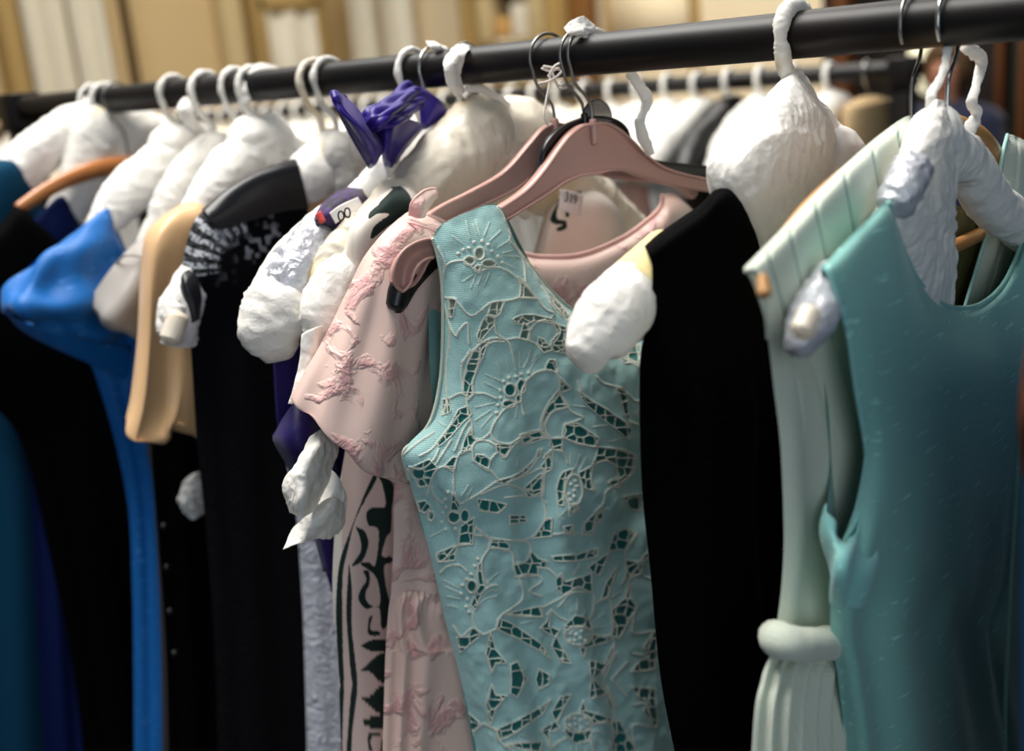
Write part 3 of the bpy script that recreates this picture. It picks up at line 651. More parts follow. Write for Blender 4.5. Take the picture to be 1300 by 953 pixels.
tt = MB(); H, *_ = sheet(P4b, [[(232, 612, .03), (248, 600, .04), (262, 598, .03)], [(228, 628, .03), (246, 620, .05), (264, 616, .03)], [(226, 636, .03), (244, 638, .052), (262, 634, .03)], [(236, 652, .03), (246, 656, .04), (256, 650, .03)]], 40, 40, None, .006, 60, 4)
tag(tt.grid(H).obj('crumpled_tissue', T['tissue'], None, solid=.0006), 'small crumpled grey-white tissue tuft on the black dress below the peach sleeve', 'tissue')

# ---- 7: peach satin
P5 = Pl(322, k=.8)
h = wire_hanger('padded_hanger', 'bright white padded hanger between the peach sleeve and the black lace dress', P5, [(200, 350, .008), (225, 305, .009), (252, 268, .018), (275, 238, .024), (305, 208, .026), (345, 172, .024)], rn=.026, seed=31, wr=.0046)
tuft(h, P5, [[(312, 98), (328, 82), (350, 84)], [(308, 112, .005), (320, 96, .015), (350, 92, .005)], [(309, 132, .005), (316, 128, .012), (322, 122, .005)]], T['tissue'], 'folded_tissue', seed=31, cru=.002)
t = dress('peach_satin_blouse', 'peach satin blouse with a long flared sleeve ending in a wavy hem', P5, 'blouse')
mb = MB(); rows = [L_((232, 262), (420, 215), 7, .0), L_((205, 290), (425, 240), 7, .03), L_((195, 400), (425, 380), 7, .034), L_((200, 470), (420, 470), 7, .034), L_((205, 530), (420, 530), 7, .036)]
pillow(mb, P5, rows, 70, 70, waves((.004, 3, 0, 0, .2))); mb.obj('bodice', T['peach'], t, weld=1e-5)
mb = MB()
rows = [[(226, 262, 0), (238, 254, 0), (250, 250, 0), (262, 248, 0), (272, 250, 0)], [(204, 276, .01), (220, 272, .035), (240, 272, .042), (258, 274, .04), (274, 276, .02)],
        [(184, 300, .01), (200, 304, .045), (225, 308, .05), (250, 308, .045), (272, 308, .02)], [(178, 350, .0), (192, 355, .045), (214, 355, .04), (240, 355, .045), (270, 355, .02)],
        [(174, 430, .0), (190, 435, .045), (212, 440, .032), (240, 440, .046), (270, 440, .02)], [(166, 500, .0), (184, 510, .05), (210, 512, .032), (236, 505, .05), (268, 505, .02)],
        [(160, 528, .0), (172, 558, .05), (205, 554, .045), (226, 540, .05), (262, 548, .02)], [(161, 531, -.004), (173, 563, .046), (207, 557, .04), (228, 543, .045), (264, 557, .015)]]
pillow(mb, P5, rows, 110, 110, lambda u, v: .006*np.sin(2*np.pi*(2.3*u+.05))*sm(.25, .9, v)*np.minimum(1, u*6)); mb.obj('flared_sleeve', T['peach'], t, weld=1e-5)

# ---- 8: black lace dress
P6 = Pl(400, k=.55)
h = wire_hanger('padded_hanger', 'white padded hanger inside the black lace dress, cream-wrapped hook', P6, [(222, 425, .018), (230, 390, .02), (262, 330, .014), (310, 275, .014), (365, 240, .020), (395, 222, .027), (425, 195, .027)], rn=.028, seed=41, wr=.0042, wm='cream',
    right=[(450, 205, .03), (500, 232, .026), (560, 262, .02)])
tuft(h, P6, [[(236, 362, .0), (226, 372, .02), (214, 376, .01)], [(246, 398, .01), (226, 398, .04), (202, 400, .01)], [(250, 428, .01), (230, 428, .04), (208, 418, .01)], [(244, 440, .01), (224, 440, .02), (203, 434, .0)]], T['tissue'], 'tissue_end', seed=44, cru=.0035)
mb = MB().tube([P6.p((226, 402, .035)), P6.p((216, 430, .036))], [.012, .012], 14).obj('cream_core', T['cream'], h)
t = dress('black_lace_dress', 'black lace dress with a wide black satin shoulder band and white showing through the lace', P6)
def lace_col(G, U, V):
    x, y = proj(G); cxx, cyy = 324., 340.; ang = np.arctan2(y-cyy, x-cxx); rr = np.hypot(x-cxx, y-cyy)
    rib = np.sin(ang*30+noi(G, 60)*.8); band = sm(42, 52, rr)*(1-sm(98, 108, rr))*((ang > -3.2) & (ang < -1.75)|(ang > 3.0))
    dots = (noi(G, 420, 3) > -.15)
    w = band*np.where(rib > .0, 1.0, .10)*np.where(dots, 1, .15)
    w2 = sm(.25, .6, noi(G, 28, 7))*sm(.0, .3, noi(G, 170, 9))*(1-sm(300, 360, y+.3*(x-330)))*.6
    w = np.clip(w+w2*(rr > 1), 0, 1)[..., None]
    return (1-w)*np.array(lin('0a0a0d'))+w*np.array(lin('c9cbd0'))
rows = [[(262, 262, 0), (290, 240, 0), (320, 223, 0), (350, 212, 0), (374, 204, 0), (384, 225, .0), (396, 285, 0), (420, 300, 0), (480, 250, 0)],
        [(246, 282, .015), (280, 268, .036), (315, 250, .042), (348, 238, .042), (376, 230, .04), (388, 250, .03), (398, 300, .02), (425, 315, .02), (490, 280, .005)],
        [(236, 312, .01), (266, 308, .042), (300, 302, .046), (335, 300, .046), (366, 300, .046), (388, 305, .04), (402, 325, .03), (430, 335, .03), (495, 320, .005)],
        [(232, 345, .0), (262, 348, .044), (300, 348, .046), (335, 346, .046), (370, 346, .046), (395, 350, .04), (420, 360, .04), (450, 368, .035), (495, 370, .0)],
        L_((240, 410), (495, 420), 9, .04), L_((244, 470), (492, 480), 9, .04), L_((250, 560), (490, 560), 9, .04), L_((262, 680), (490, 680), 9, .042), L_((274, 863), (500, 863), 9, .045), L_((280, 1200), (515, 1200), 9, .05)]
H, G, U, V = sheet(P6, rows, 260, 420, waves((.003, 4, .1, .2, .3)))
mb = MB().grid(H, lace_col(G, U, V)); B = back_of(P6, G, U, V)
mb.grid(B[::4, ::-4], np.broadcast_to(np.array(lin('0a0a0d')), B[::4, ::-4].shape)); mb.obj('bodice', T['lace'], t)
mb = MB(); rows = [[(258, 268, -.004), (288, 242, -.004), (318, 223, -.004), (348, 211, -.004), (376, 202, -.004)], [(258, 268, .02), (288, 245, .034), (318, 228, .04), (348, 217, .042), (378, 210, .042)],
                   [(264, 276, .045), (294, 262, .05), (322, 250, .052), (352, 240, .053), (384, 234, .052)], [(276, 292, .049), (304, 284, .052), (330, 276, .053), (360, 268, .053), (391, 264, .052)]]
H, *_ = sheet(P6, rows, 70, 40); mb.grid(H).obj('shoulder_band', T['black_satin'], t, solid=.002)
mb = MB(); rows = [[(240, 342, .02), (232, 346, .02), (230, 352, .02)], [(250, 350, .035), (236, 362, .04), (228, 372, .02)], [(256, 375, .045), (244, 385, .045), (231, 395, .02)], [(254, 405, .045), (248, 408, .045), (240, 412, .03)]]
H, *_ = sheet(P6, rows, 30, 40); mb.grid(H).obj('sleeve_cuff', T['black_satin'], t, solid=.002)

# ---- 9: white quilted dress
P8 = Pl(418)
wire_hanger('padded_hanger', 'white padded hanger with a yellowed neck under the purple bow', P8, [(436, 250, .010), (438, 228, .015), (436, 205, .017), (430, 188, .017)], cover='stained', rn=.016, seed=52, wr=.004, wm='stained', right=[(470, 190, .026), (520, 215, .026), (570, 250, .02)])
t = dress('quilted_white_dress', 'white dress of embossed quilted cloth showing low down beside the black lace dress', P8)
mb = MB(); rows = [L_((352, 340), (560, 320), 8, .0), L_((350, 400), (560, 400), 8, .022), L_((352, 520), (550, 520), 8, .022), L_((366, 600), (545, 600), 8, .022), L_((376, 655), (545, 655), 8, .024), L_((383, 760), (550, 760), 8, .03), L_((386, 863), (560, 863), 8, .034), L_((392, 1180), (575, 1180), 8, .045)]
pillow(mb, P8, rows, 90, 140, waves((.003, 3, .1, .1, .3))); mb.obj('bodice', T['quilt'], t, weld=1e-5)

# ---- 10: purple satin dress with bow tied round its hook
P7 = Pl(525)
t = thing('wire_hanger', P7.A, 'white-wrapped hanger whose hook passes through the purple bow', 'hanger')
hook(t, P7, T['steel'], neck=-.085); wrap(t, P7, T['tissue'], .0036, neck=-.075)
padded(t, P7, [(400, 335, .008), (436, 280, .01), (480, 225, .013), (520, 180, .013)], T['tissue_soft'], neck=(0, -.08), rn=.013, seed=61)
t = dress('purple_satin_dress', 'royal purple satin dress with a big stiff bow at the rail', P7)
mb = MB(); rows = [L_((352, 318), (560, 280), 7, 0), L_((345, 380), (560, 360), 7, .012), L_((350, 520), (550, 500), 7, .012), L_((362, 585), (545, 585), 7, .014), L_((390, 640), (545, 640), 7, .014), L_((412, 720), (550, 720), 7, .016), L_((434, 800), (560, 800), 7, .02), L_((446, 863), (570, 863), 7, .022), L_((460, 1180), (590, 1180), 7, .03)]
pillow(mb, P7, rows, 70, 120, waves((.004, 3, .1, .2, .4))); mb.obj('bodice', T['deep_purple'], t, weld=1e-5)
mb = MB(); rows = [[(352, 548, .01), (362, 530, .02), (376, 512, .03), (400, 500, .03)], [(350, 560, .01), (366, 560, .04), (386, 545, .05), (408, 530, .04)], [(372, 600, .01), (384, 598, .04), (402, 592, .05), (425, 590, .04)], [(392, 650, .01), (402, 650, .03), (416, 650, .035), (440, 650, .02)], [(412, 725, .008), (420, 725, .02), (430, 725, .02), (446, 725, .01)]]
H, *_ = sheet(P7, rows, 50, 60); mb.grid(H).obj('armhole_drape', T['deep_purple'], t, solid=.002)
mb = MB().tube([P7.p(q) for q in ((354, 552, .012), (362, 556, .03), (378, 546, .045), (400, 528, .046))], .0022, 8, sub=8).obj('armhole_binding', T['purple'], t)
# shoulder strip behind the film-wrapped arm
mb = MB(); H, *_ = sheet(P7, [[(372, 306, -.02), (352, 322, -.02), (330, 360, -.02)], [(380, 292, .0), (362, 318, .0), (345, 360, 0)], [(410, 262, .0), (400, 300, .0), (380, 360, 0)], [(440, 240, .0), (450, 280, .0), (440, 360, 0)]], 30, 30); mb.grid(H).obj('shoulder', T['purple'], t, solid=.002)
def pt(rows, nu=60, nv=60, fold=None, cru=0, **k):
    H, *_ = sheet(P7, rows, nu, nv, fold, cru, 30, 3); return H
# left stiff wing of the bow
mbw = MB(); rows = [[(421, 115, .07), (424, 118, .085), (428, 122, .075)], [(430, 117, .07), (432, 138, .1), (440, 152, .08)], [(452, 134, .075), (455, 160, .11), (458, 180, .08)], [(470, 158, .07), (475, 178, .1), (474, 205, .08)], [(488, 175, .055), (488, 190, .08), (472, 214, .06)]]
b0 = mbw.grid(pt(rows, 50, 60)).obj('bow', T['purple'], t, solid=.004)
mbw = MB(); rows = [[(421, 116, .06), (430, 140, .05), (445, 170, .045), (470, 214, .045)], [(428, 117, .06), (440, 150, .04), (460, 180, .035), (480, 205, .04)], [(440, 122, .055), (455, 145, .035), (475, 165, .03), (488, 178, .04)]]
mbw.grid(pt(rows, 40, 40)).obj('bow_underside', T['deep_purple'], b0, solid=.002)
mbw = MB(); rows = [[(460, 150, .07), (468, 138, .075), (482, 128, .07), (500, 120, .06), (516, 107, .05), (526, 108, .05)], [(466, 160, .085), (476, 150, .1), (490, 142, .1), (508, 132, .09), (524, 122, .07), (534, 122, .06)], [(476, 166, .085), (490, 164, .1), (502, 158, .1), (518, 150, .085), (530, 142, .07), (536, 136, .06)]]
mbw.grid(pt(rows, 90, 50, lambda u, v: .0022*np.sin(2*np.pi*(2.6*v+1.6*u))*sm(0, .2, u)+.001*np.sin(2*np.pi*(5*v-1.2*u)))).obj('gathered_loop', T['purple'], b0, solid=.002)
mbw = MB(); rows = [[(518, 108, .035), (526, 112, .05), (532, 124, .05), (534, 160, .05)], [(530, 110, .03), (545, 118, .055), (556, 130, .06), (540, 164, .055)], [(548, 118, .02), (562, 130, .045), (568, 146, .05), (556, 156, .04)], [(560, 132, .015), (568, 140, .03), (570, 148, .03), (566, 152, .03)]]
mbw.grid(pt(rows, 50, 50)).obj('right_loop', T['purple'], b0, solid=.003)
mbw = MB(); rows = [[(468, 150, .07), (485, 152, .085), (510, 150, .08), (540, 158, .055)], [(482, 176, .06), (490, 182, .085), (505, 180, .08), (524, 180, .05)], [(486, 190, .05), (492, 200, .07), (500, 200, .06), (510, 190, .05)], [(490, 206, .04), (494, 208, .05), (497, 208, .05), (500, 204, .04)]]
mbw.grid(pt(rows, 50, 50, lambda u, v: .002*np.sin(2*np.pi*(2.5*u+v)))).obj('hanging_tail', T['purple'], b0, solid=.002)

# ---- 11: film-wrapped hanger with the purple patterned dress
P7b = Pl(552)
t = thing('film_wrapped_hanger', P7b.A, 'long white hanger arm whose end is wrapped in silvery clear film and tissue', 'hanger')
hook(t, P7b, T['steel'], neck=-.06)
tuft(t, P7b, [[(540, 52, .0), (546, 60, .01), (556, 70, .01)], [(552, 53, .01), (558, 60, .02), (562, 72, .01)], [(566, 60, .01), (570, 66, .015), (570, 74, .01)]], T['tissue'], 'tissue_tip', seed=61, cru=.0015)
padded(t, P7b, [(336, 425, .020), (352, 385, .026), (378, 335, .024), (410, 290, .017), (450, 258, .015), (505, 208, .014), (566, 156, .011)], T['tissue_soft'], neck=(0.0, -.05), rn=.009, seed=64, cru=.0012,
       right=[(600, 170, .013), (660, 200, .014), (720, 230, .013)])
mb = MB().tube([P7b.p(q) for q in ((412, 288, .006), (398, 312, .006), (376, 346, .008), (360, 384, .008))], [.017, .024, .028, .026], 30, n=[0, 0, 1], sub=14, cru=.0035, cs=70, seed=7).obj('clear_film_cover', T['foil'], t)
mb = MB().tube([P7b.p(q) for q in ((388, 350, .03), (384, 380, .03))], [.0055, .005], 12).obj('cream_core', T['yellow'], t)
mb = MB().tube([P7b.p(q) for q in ((368, 366, .004), (355, 390, .006), (345, 420, .005), (350, 444, .005))], [.026, .033, .030, .020], 30, n=[0, 0, 1], sub=16, cru=.004, cs=42, seed=12).obj('tissue_end', T['tissue'], t)
t = dress('patterned_purple_dress', 'dark purple patterned dress with red edge and white tag, left of the green-print dress', P7b)
mb = MB(); rows = [[(398, 290, 0), (402, 268, 0), (418, 250, 0), (440, 238, 0), (460, 236, 0)], [(402, 286, .02), (412, 272, .034), (426, 260, .036), (446, 250, .034), (465, 248, .02)], [(420, 300, .02), (432, 295, .034), (445, 290, .036), (460, 285, .034), (500, 285, .0)], L_((440, 400), (600, 400), 5, .02), L_((448, 600), (620, 600), 5, .018), L_((462, 863), (640, 863), 5, .02), L_((475, 1180), (660, 1180), 5, .03)]
pillow(mb, P7b, rows, 60, 110); mb.obj('bodice', T['pattern'], t, weld=1e-5)
mb = MB(); H, *_ = sheet(P7b, [[(402, 272, .03), (405, 270, .034), (408, 268, .036)], [(408, 284, .036), (411, 282, .04), (414, 280, .042)]], 14, 8); mb.grid(H).obj('red_edge', T['red'], t, solid=.002)
mb = MB(); H, *_ = sheet(P7b, [[(418, 270, .042), (432, 260, .046), (454, 250, .046)], [(426, 284, .046), (440, 274, .05), (462, 264, .05)]], 14, 8); tg = mb.grid(H).obj('paper_tag', T['paper'], t, solid=.0008)
for q in ((433, 274, .056), (441, 270, .057)):
    c = P7b.p(q); th = np.linspace(0, 2*np.pi, 17); MB().tube([c+P7b.u*.0035*math.cos(a)+np.array([0, 0, .0045*math.sin(a)]) for a in th], .0008, 6, cap=False).obj('tag_digit', T['ink'], tg)

# ---- 12: cream dress with green-black print
P9 = Pl(592)
t = thing('padded_hanger', P9.A, 'large cream tissue-covered hanger under the green and cream printed dress', 'hanger')
hook(t, P9, T['steel'], neck=-.075)
tuft(t, P9, [[(566, 72, -.01), (584, 58, .0), (604, 62, .0)], [(564, 84, .03), (576, 74, .035), (590, 70, .03)], [(566, 104, .03), (574, 98, .035), (584, 96, .03)], [(577, 120, .028), (582, 122, .03), (590, 116, .025)]], T['tissue'], 'rail_tissue', seed=71, cru=.002, cs=90)
strip(t, P9, [(592, 112, .02), (612, 114, .02), (630, 122, .02), (645, 136, .02)], [.003, .0035, .0035, .004], T['tissue'])
padded(t, P9, [(400, 408, .012), (414, 372, .017), (440, 318, .018), (482, 275, .017), (535, 238, .026), (590, 196, .037), (612, 180, .038)], T['cream'], neck=(0.0, -.095), rn=.036, cru=.004, cs=24, seed=72,
       right=[(650, 185, .045), (700, 225, .038), (760, 262, .026), (800, 290, .018)])
mb = MB().tube([P9.p(q) for q in ((444, 330, .012), (425, 366, .012), (405, 408, .012), (396, 425, .012))], [.016, .023, .019, .008], 28, n=[0, 0, 1], sub=16, cru=.0035, cs=48, seed=5).obj('tissue_end', T['tissue'], t)
tuft(t, P9, [[(384, 425, .02), (400, 415, .03), (424, 410, .02)], [(380, 460, .02), (395, 455, .028), (412, 450, .02)], [(370, 500, .02), (384, 492, .025), (398, 480, .02)], [(364, 512, .02), (374, 510, .02), (382, 506, .02)]], T['tissue'], 'tissue_tail', seed=76, cru=.002)
SF = 3.53; prints = [[(400+x/SF, 600+y/SF) for x, y in p] for p in (
 [(265, 0), (275, 30), (185, 200), (150, 330), (125, 450), (122, 600), (125, 800), (130, 935), (110, 935), (95, 700), (95, 550), (110, 400), (150, 280), (215, 110)],
 [(152, 400), (165, 520), (165, 700), (190, 935), (165, 935), (148, 750), (140, 600)],
 [(270, 0), (350, 50), (345, 160), (340, 260), (320, 290), (300, 370), (340, 375), (345, 400), (310, 420), (320, 520), (335, 580), (335, 660), (300, 700), (285, 600), (230, 610), (195, 570), (200, 530), (230, 480), (215, 440), (240, 440), (245, 490), (225, 550), (245, 590), (290, 590), (275, 470), (205, 410), (240, 400), (270, 410), (285, 260), (240, 235), (230, 180), (260, 155), (315, 150), (300, 50)],
 [(180, 240), (220, 260), (240, 310), (225, 370), (200, 405), (165, 415), (205, 350), (200, 290)],
 [(205, 775), (250, 750), (320, 750), (340, 800), (250, 798)], [(205, 885), (290, 810), (345, 820), (345, 935), (290, 935), (250, 895)],
 [(240, 650), (258, 640), (247, 700), (290, 712), (285, 730), (238, 722)])]
prints += [[(280+x/3.667, 220+y/3.667) for x, y in p] for p in ([(655, 135), (720, 80), (800, 50), (860, 75), (890, 130), (870, 200), (790, 240), (703, 305), (710, 255), (740, 225), (785, 190), (730, 188), (690, 212), (695, 180), (735, 145), (740, 120), (690, 130)], [(670, 150), (685, 140), (685, 160), (672, 165)])]
prints += [[(560+x/3.403, 220+y/3.403) for x, y in p] for p in ([(455, 130), (500, 85), (560, 45), (600, 70), (610, 120), (590, 100), (520, 110), (500, 190), (540, 205), (540, 240), (505, 250), (500, 235), (525, 222), (480, 215), (462, 170)], [(535, 165), (552, 160), (552, 185), (540, 190)])]
def inpoly(x, y, poly):
    r = np.zeros(x.shape, bool); P_ = poly; bx = [p[0] for p in P_]; by = [p[1] for p in P_]
    m = (x > min(bx)) & (x < max(bx)) & (y > min(by)) & (y < max(by))
    if not m.any(): return r
    X, Y = x[m], y[m]; c = np.zeros(X.shape, bool)
    for i in range(len(P_)):
        x0, y0 = P_[i]; x1, y1 = P_[i-1]
        if y0 == y1: continue
        c ^= ((y0 > Y) != (y1 > Y)) & (X < (x1-x0)*(Y-y0)/(y1-y0)+x0)
    r[m] = c; return r
def print_col(G):
    x, y = proj(G); m = np.zeros(x.shape, bool); yy = np.where(y > 868, 1736-y, y)
    for p in prints:
        p2 = cr(np.array(p+[p[0]]), len(p)*4); m |= inpoly(x, yy, [tuple(q) for q in p2[:-1]])
    edge = (y > 560) & (x > 420) & (x < 430+(y-600)*0) & False
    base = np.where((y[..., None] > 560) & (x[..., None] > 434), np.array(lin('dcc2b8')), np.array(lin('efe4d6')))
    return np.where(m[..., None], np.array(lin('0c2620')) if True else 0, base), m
t = dress('green_print_dress', 'cream dress with bold dark green brush-stroke print, left of the pink brocade dress', P9)
rows = [[(434, 318, 0), (446, 284, 0), (474, 252, 0), (500, 236, .01), (532, 246, .02), (566, 325, .0), (620, 380, 0), (672, 330, 0), (700, 250, 0), (745, 225, 0), (775, 245, 0), (810, 285, 0)],
        [(438, 322, .02), (452, 292, .04), (478, 268, .05), (505, 256, .055), (536, 272, .05), (568, 345, .02), (620, 395, .02), (672, 345, .02), (702, 275, .045), (745, 255, .05), (775, 265, .045), (808, 300, .0)],
        [(444, 350, .02), (462, 345, .04), (488, 340, .045), (515, 340, .045), (540, 350, .04), (570, 380, .03), (620, 410, .03), (672, 380, .03), (704, 340, .04), (745, 330, .045), (775, 335, .03), (800, 345, .0)],
        [*L_((446, 430), (780, 430), 12, .035)], [*L_((444, 520), (770, 520), 12, .03)], [*L_((440, 560), (765, 560), 12, .03)], [*L_((428, 640), (760, 640), 12, .03)], [*L_((422, 750), (765, 750), 12, .03)], [*L_((430, 863), (775, 863), 12, .034)], [*L_((440, 1180), (800, 1180), 12, .05)]]
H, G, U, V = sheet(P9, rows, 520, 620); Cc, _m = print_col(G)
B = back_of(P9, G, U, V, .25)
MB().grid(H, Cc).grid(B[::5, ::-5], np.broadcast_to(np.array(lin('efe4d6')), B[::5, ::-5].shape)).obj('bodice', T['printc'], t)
tg = MB(); H, *_ = sheet(P9, [[(711, 240, .053), (725, 243, .056), (740, 247, .053)], [(709, 266, .055), (722, 270, .058), (736, 274, .055)]], 10, 10)
tg = tg.grid(H).obj('price_tag', T['paper'], t, solid=.0006)
def text(s, c, xd, yd, size, m, parent):
    cu = bpy.data.curves.new('txt', 'FONT'); cu.body = s; cu.size = size; cu.align_x = 'CENTER'; cu.align_y = 'CENTER'; cu.extrude = .0002
    o = bpy.data.objects.new('txt', cu); COL.objects.link(o); dg = bpy.context.evaluated_depsgraph_get(); me = bpy.data.meshes.new_from_object(o.evaluated_get(dg))
    bpy.data.objects.remove(o); me.materials.clear(); me.materials.append(m)
    x = np.array(xd)/np.linalg.norm(xd); y = np.array(yd)-x*(np.array(yd)@x); y /= np.linalg.norm(y); z = np.cross(x, y)
    L = parent_loc(parent)
    for v in me.vertices: v.co = Vector((c+x*v.co[0]+y*v.co[1]+z*v.co[2]-L).tolist())
    o = bpy.data.objects.new('tag_number', me); COL.objects.link(o); o.parent = parent; return o
text('319', P9.p((725, 252, .0605)), P9.p((740, 255, .06))-P9.p((711, 247, .06)), P9.p((725, 242, .06))-P9.p((723, 270, .06)), .016, T['ink'], tg)

# loose tissue loop held in front of the purple dress
Pt = Pl(600)
tt = MB()
for rows, sd in (([[(425, 548, .02), (410, 545, .03), (396, 552, .02)], [(430, 570, .03), (400, 570, .05), (378, 585, .03)], [(420, 600, .03), (388, 605, .05), (361, 610, .02)], [(410, 625, .03), (384, 635, .05), (361, 632, .02)], [(400, 648, .03), (384, 655, .04), (368, 650, .02)]], 1),
                 ([[(410, 590, .0), (426, 600, .03), (436, 622, .03)], [(400, 620, .0), (422, 625, .03), (440, 640, .03)], [(400, 640, .01), (415, 648, .03), (436, 660, .02)], [(395, 650, .01), (410, 665, .03), (428, 678, .02)]], 2),
                 ([[(438, 640, .03), (425, 632, .04), (412, 636, .03)], [(436, 665, .03), (412, 655, .045), (392, 652, .03)], [(420, 682, .03), (392, 675, .04), (372, 672, .02)], [(408, 680, .03), (380, 690, .04), (361, 698, .02)]], 3)):
    H, *_ = sheet(Pt, rows, 60, 60, None, .0016, 45, sd); tt.grid(H)
tag(tt.obj('tissue_loop', T['tissue'], None, solid=.0006), 'twisted loop of white tissue hanging in front of the purple dress beside the pink sleeve', 'tissue')

# ---- pink plastic hangers
def plastic_hanger(pl, top, bot, m, name, label, rim=.0042, neck=-.062, tilt=0):
    t = thing(name, pl.A, label, 'hanger'); hook(t, pl, T['dark_steel'], .0016, neck=neck-.012)
    a = cr(np.array([pl.uz(q)[:2] for q in top]), 60); b = cr(np.array([pl.uz(q)[:2] for q in bot]), 60)
    a = a-[a[0, 0], 0]*np.linspace(1, 0, 60)[:, None]; b = b-[b[0, 0], 0]*np.linspace(1, 0, 60)[:, None]
    A2 = np.concatenate([a[::-1], a[1:]*[-1, 1]]); B2 = np.concatenate([b[::-1], b[1:]*[-1, 1]])
    A2 = A2+np.stack([0*A2[:, 0], tilt*np.maximum(A2[:, 0], 0)], 1); B2 = B2+np.stack([0*B2[:, 0], tilt*np.maximum(B2[:, 0], 0)], 1)
    w = lambda q, o: pl.A+pl.u*q[..., :1]+np.array([0, 0, 1.])*q[..., 1:]+pl.n*o
    k = np.linspace(0, 1, 6)[:, None, None]; S = A2[None]*(1-k)+B2[None]*k; mb = MB()
    mb.grid(w(S, .0012)); mb.grid(w(S, -.0012)[:, ::-1])
    mb.obj('web', m, t)
    ring = np.concatenate([A2, B2[::-1], A2[:1]]); MBr = MB()
    P = w(ring, 0); d = np.gradient(ring, axis=0); d /= np.linalg.norm(d, axis=1, keepdims=True)+1e-9; nn = np.stack([-d[:, 1], d[:, 0]], 1)
    sec = [(-.0011, -rim), (.0011, -rim), (.0016, 0), (.0011, rim), (-.0011, rim), (-.0016, 0)]
    G = np.stack([w(ring+nn*s0, s1) for s0, s1 in sec], 1); MBr.grid(G, None, True)
    MBr.obj('rim', m, t)
    c = pl.A+np.array([0, 0, float(a[0, 1])-.008])+pl.n*.002
    MB().tube([c+np.array([0, 0, .012]), c, c-np.array([0, 0, .010])], [.0036, .0045, .0038], 12, sub=3).obj('hook_socket', m, t)
    return t
P10 = Pl(697, -13, k=.6)
plastic_hanger(P10, [(703, 157), (688, 164), (672, 182), (640, 218), (600, 242), (560, 262), (530, 282), (512, 300), (508, 318)], [(703, 205), (680, 218), (650, 240), (615, 258), (575, 276), (548, 290), (530, 305), (520, 318), (515, 322)], T['pink_plastic'], 'pink_hanger', 'dusty pink plastic hanger with ridged edge behind the front pink one')

# ---- 13: pink brocade dress
t = dress('pink_brocade_dress', 'pale pink brocade dress with raised flower motifs, wide sleeve and gathered waist', P10)
rows = [[(505, 300, 0), (520, 282, 0), (545, 272, 0), (568, 283, 0), (600, 310, 0), (655, 319, .0), (690, 325, 0), (740, 322, 0), (790, 301, 0), (822, 278, 0), (838, 262, 0), (842, 248, 0), (858, 247, 0), (876, 262, 0)],
        [(500, 330, .012), (522, 320, .03), (548, 315, .034), (574, 322, .034), (605, 335, .03), (655, 338, .03), (692, 343, .03), (742, 341, .03), (794, 322, .034), (828, 302, .038), (846, 288, .038), (856, 275, .03), (872, 272, .02), (890, 285, 0)],
        [(498, 380, .01), (522, 378, .032), (550, 378, .036), (580, 380, .036), (612, 380, .036), (655, 382, .036), (694, 385, .036), (744, 385, .036), (795, 380, .036), (830, 372, .036), (850, 365, .036), (866, 358, .03), (880, 350, .02), (892, 345, 0)],
        L_((500, 480), (885, 450), 14, .036), L_((505, 560), (880, 540), 14, .034), L_((500, 620), (872, 620), 14, .034), L_((499, 700), (862, 700), 14, .034), L_((496, 752), (855, 752), 14, .034)]
mb = MB(); pillow(mb, P10, rows, 160, 150, waves((.004, 6, .0, .3, .4))); mb.obj('bodice', T['brocade'], t, weld=1e-5)
rows = [L_((497, 750), (856, 750), 14, .035), L_((493, 775), (860, 775), 14, .045), L_((490, 820), (868, 820), 14, .05), L_((488, 870), (875, 870), 14, .052), L_((480, 1180), (900, 1180), 14, .065)]
mb = MB(); pillow(mb, P10, rows, 260, 110, lambda u, v: (.005*np.sin(2*np.pi*(11*u+.9*np.sin(13*u)+.25*v+.3*np.sin(7*v)))*sm(0, .18, v)*(1-.3*v)+.0015*np.sin(2*np.pi*(37*u+2*np.sin(5*u)))*(1-sm(.0, .4, v)))*np.minimum(1, np.minimum(u, 1-u)*20)); mb.obj('gathered_skirt', T['brocade'], t, weld=1e-5)
rows = [[(505, 278, -.01), (520, 268, -.01), (540, 266, -.01), (560, 276, -.01), (574, 290, 0)], [(486, 296, .01), (508, 290, .036), (534, 292, .045), (558, 300, .045), (576, 312, .03)],
        [(462, 326, .01), (490, 326, .045), (522, 330, .055), (550, 338, .055), (572, 348, .03)], [(444, 362, .005), (474, 368, .05), (510, 376, .06), (542, 384, .058), (568, 392, .03)],
        [(424, 404, .0), (458, 416, .05), (498, 430, .065), (534, 440, .055), (562, 446, .03)], [(404, 442, -.005), (440, 462, .05), (484, 482, .068), (526, 496, .055), (558, 504, .03)],
        [(384, 476, -.01), (420, 506, .045), (468, 534, .068), (514, 556, .055), (550, 562, .03)], [(370, 503, -.015), (405, 541, .04), (452, 576, .065), (504, 610, .05), (540, 606, .025)], [(371, 507, -.02), (406, 546, .034), (453, 581, .058), (504, 615, .044), (540, 612, .02)]]
mb = MB(); pillow(mb, P10, rows, 140, 170, lambda u, v: .0035*np.sin(2*np.pi*(1.7*u+.25*v+.12))*sm(.15, .7, v)*sm(0, .12, u)+.002*np.sin(2*np.pi*(3.6*u-.9*v))*sm(.1, .5, v)*sm(0, .12, u), vb=.3); mb.obj('wide_sleeve', T['brocade'], t, weld=1e-5)
def trim(name, pl, path, r, m, parent, n=60, off=0): return MB().tube(cr(np.array([pl.p((q[0], q[1], (q[2] if len(q) > 2 else 0)+off)) for q in path]), n), r, 10).obj(name, m, parent)
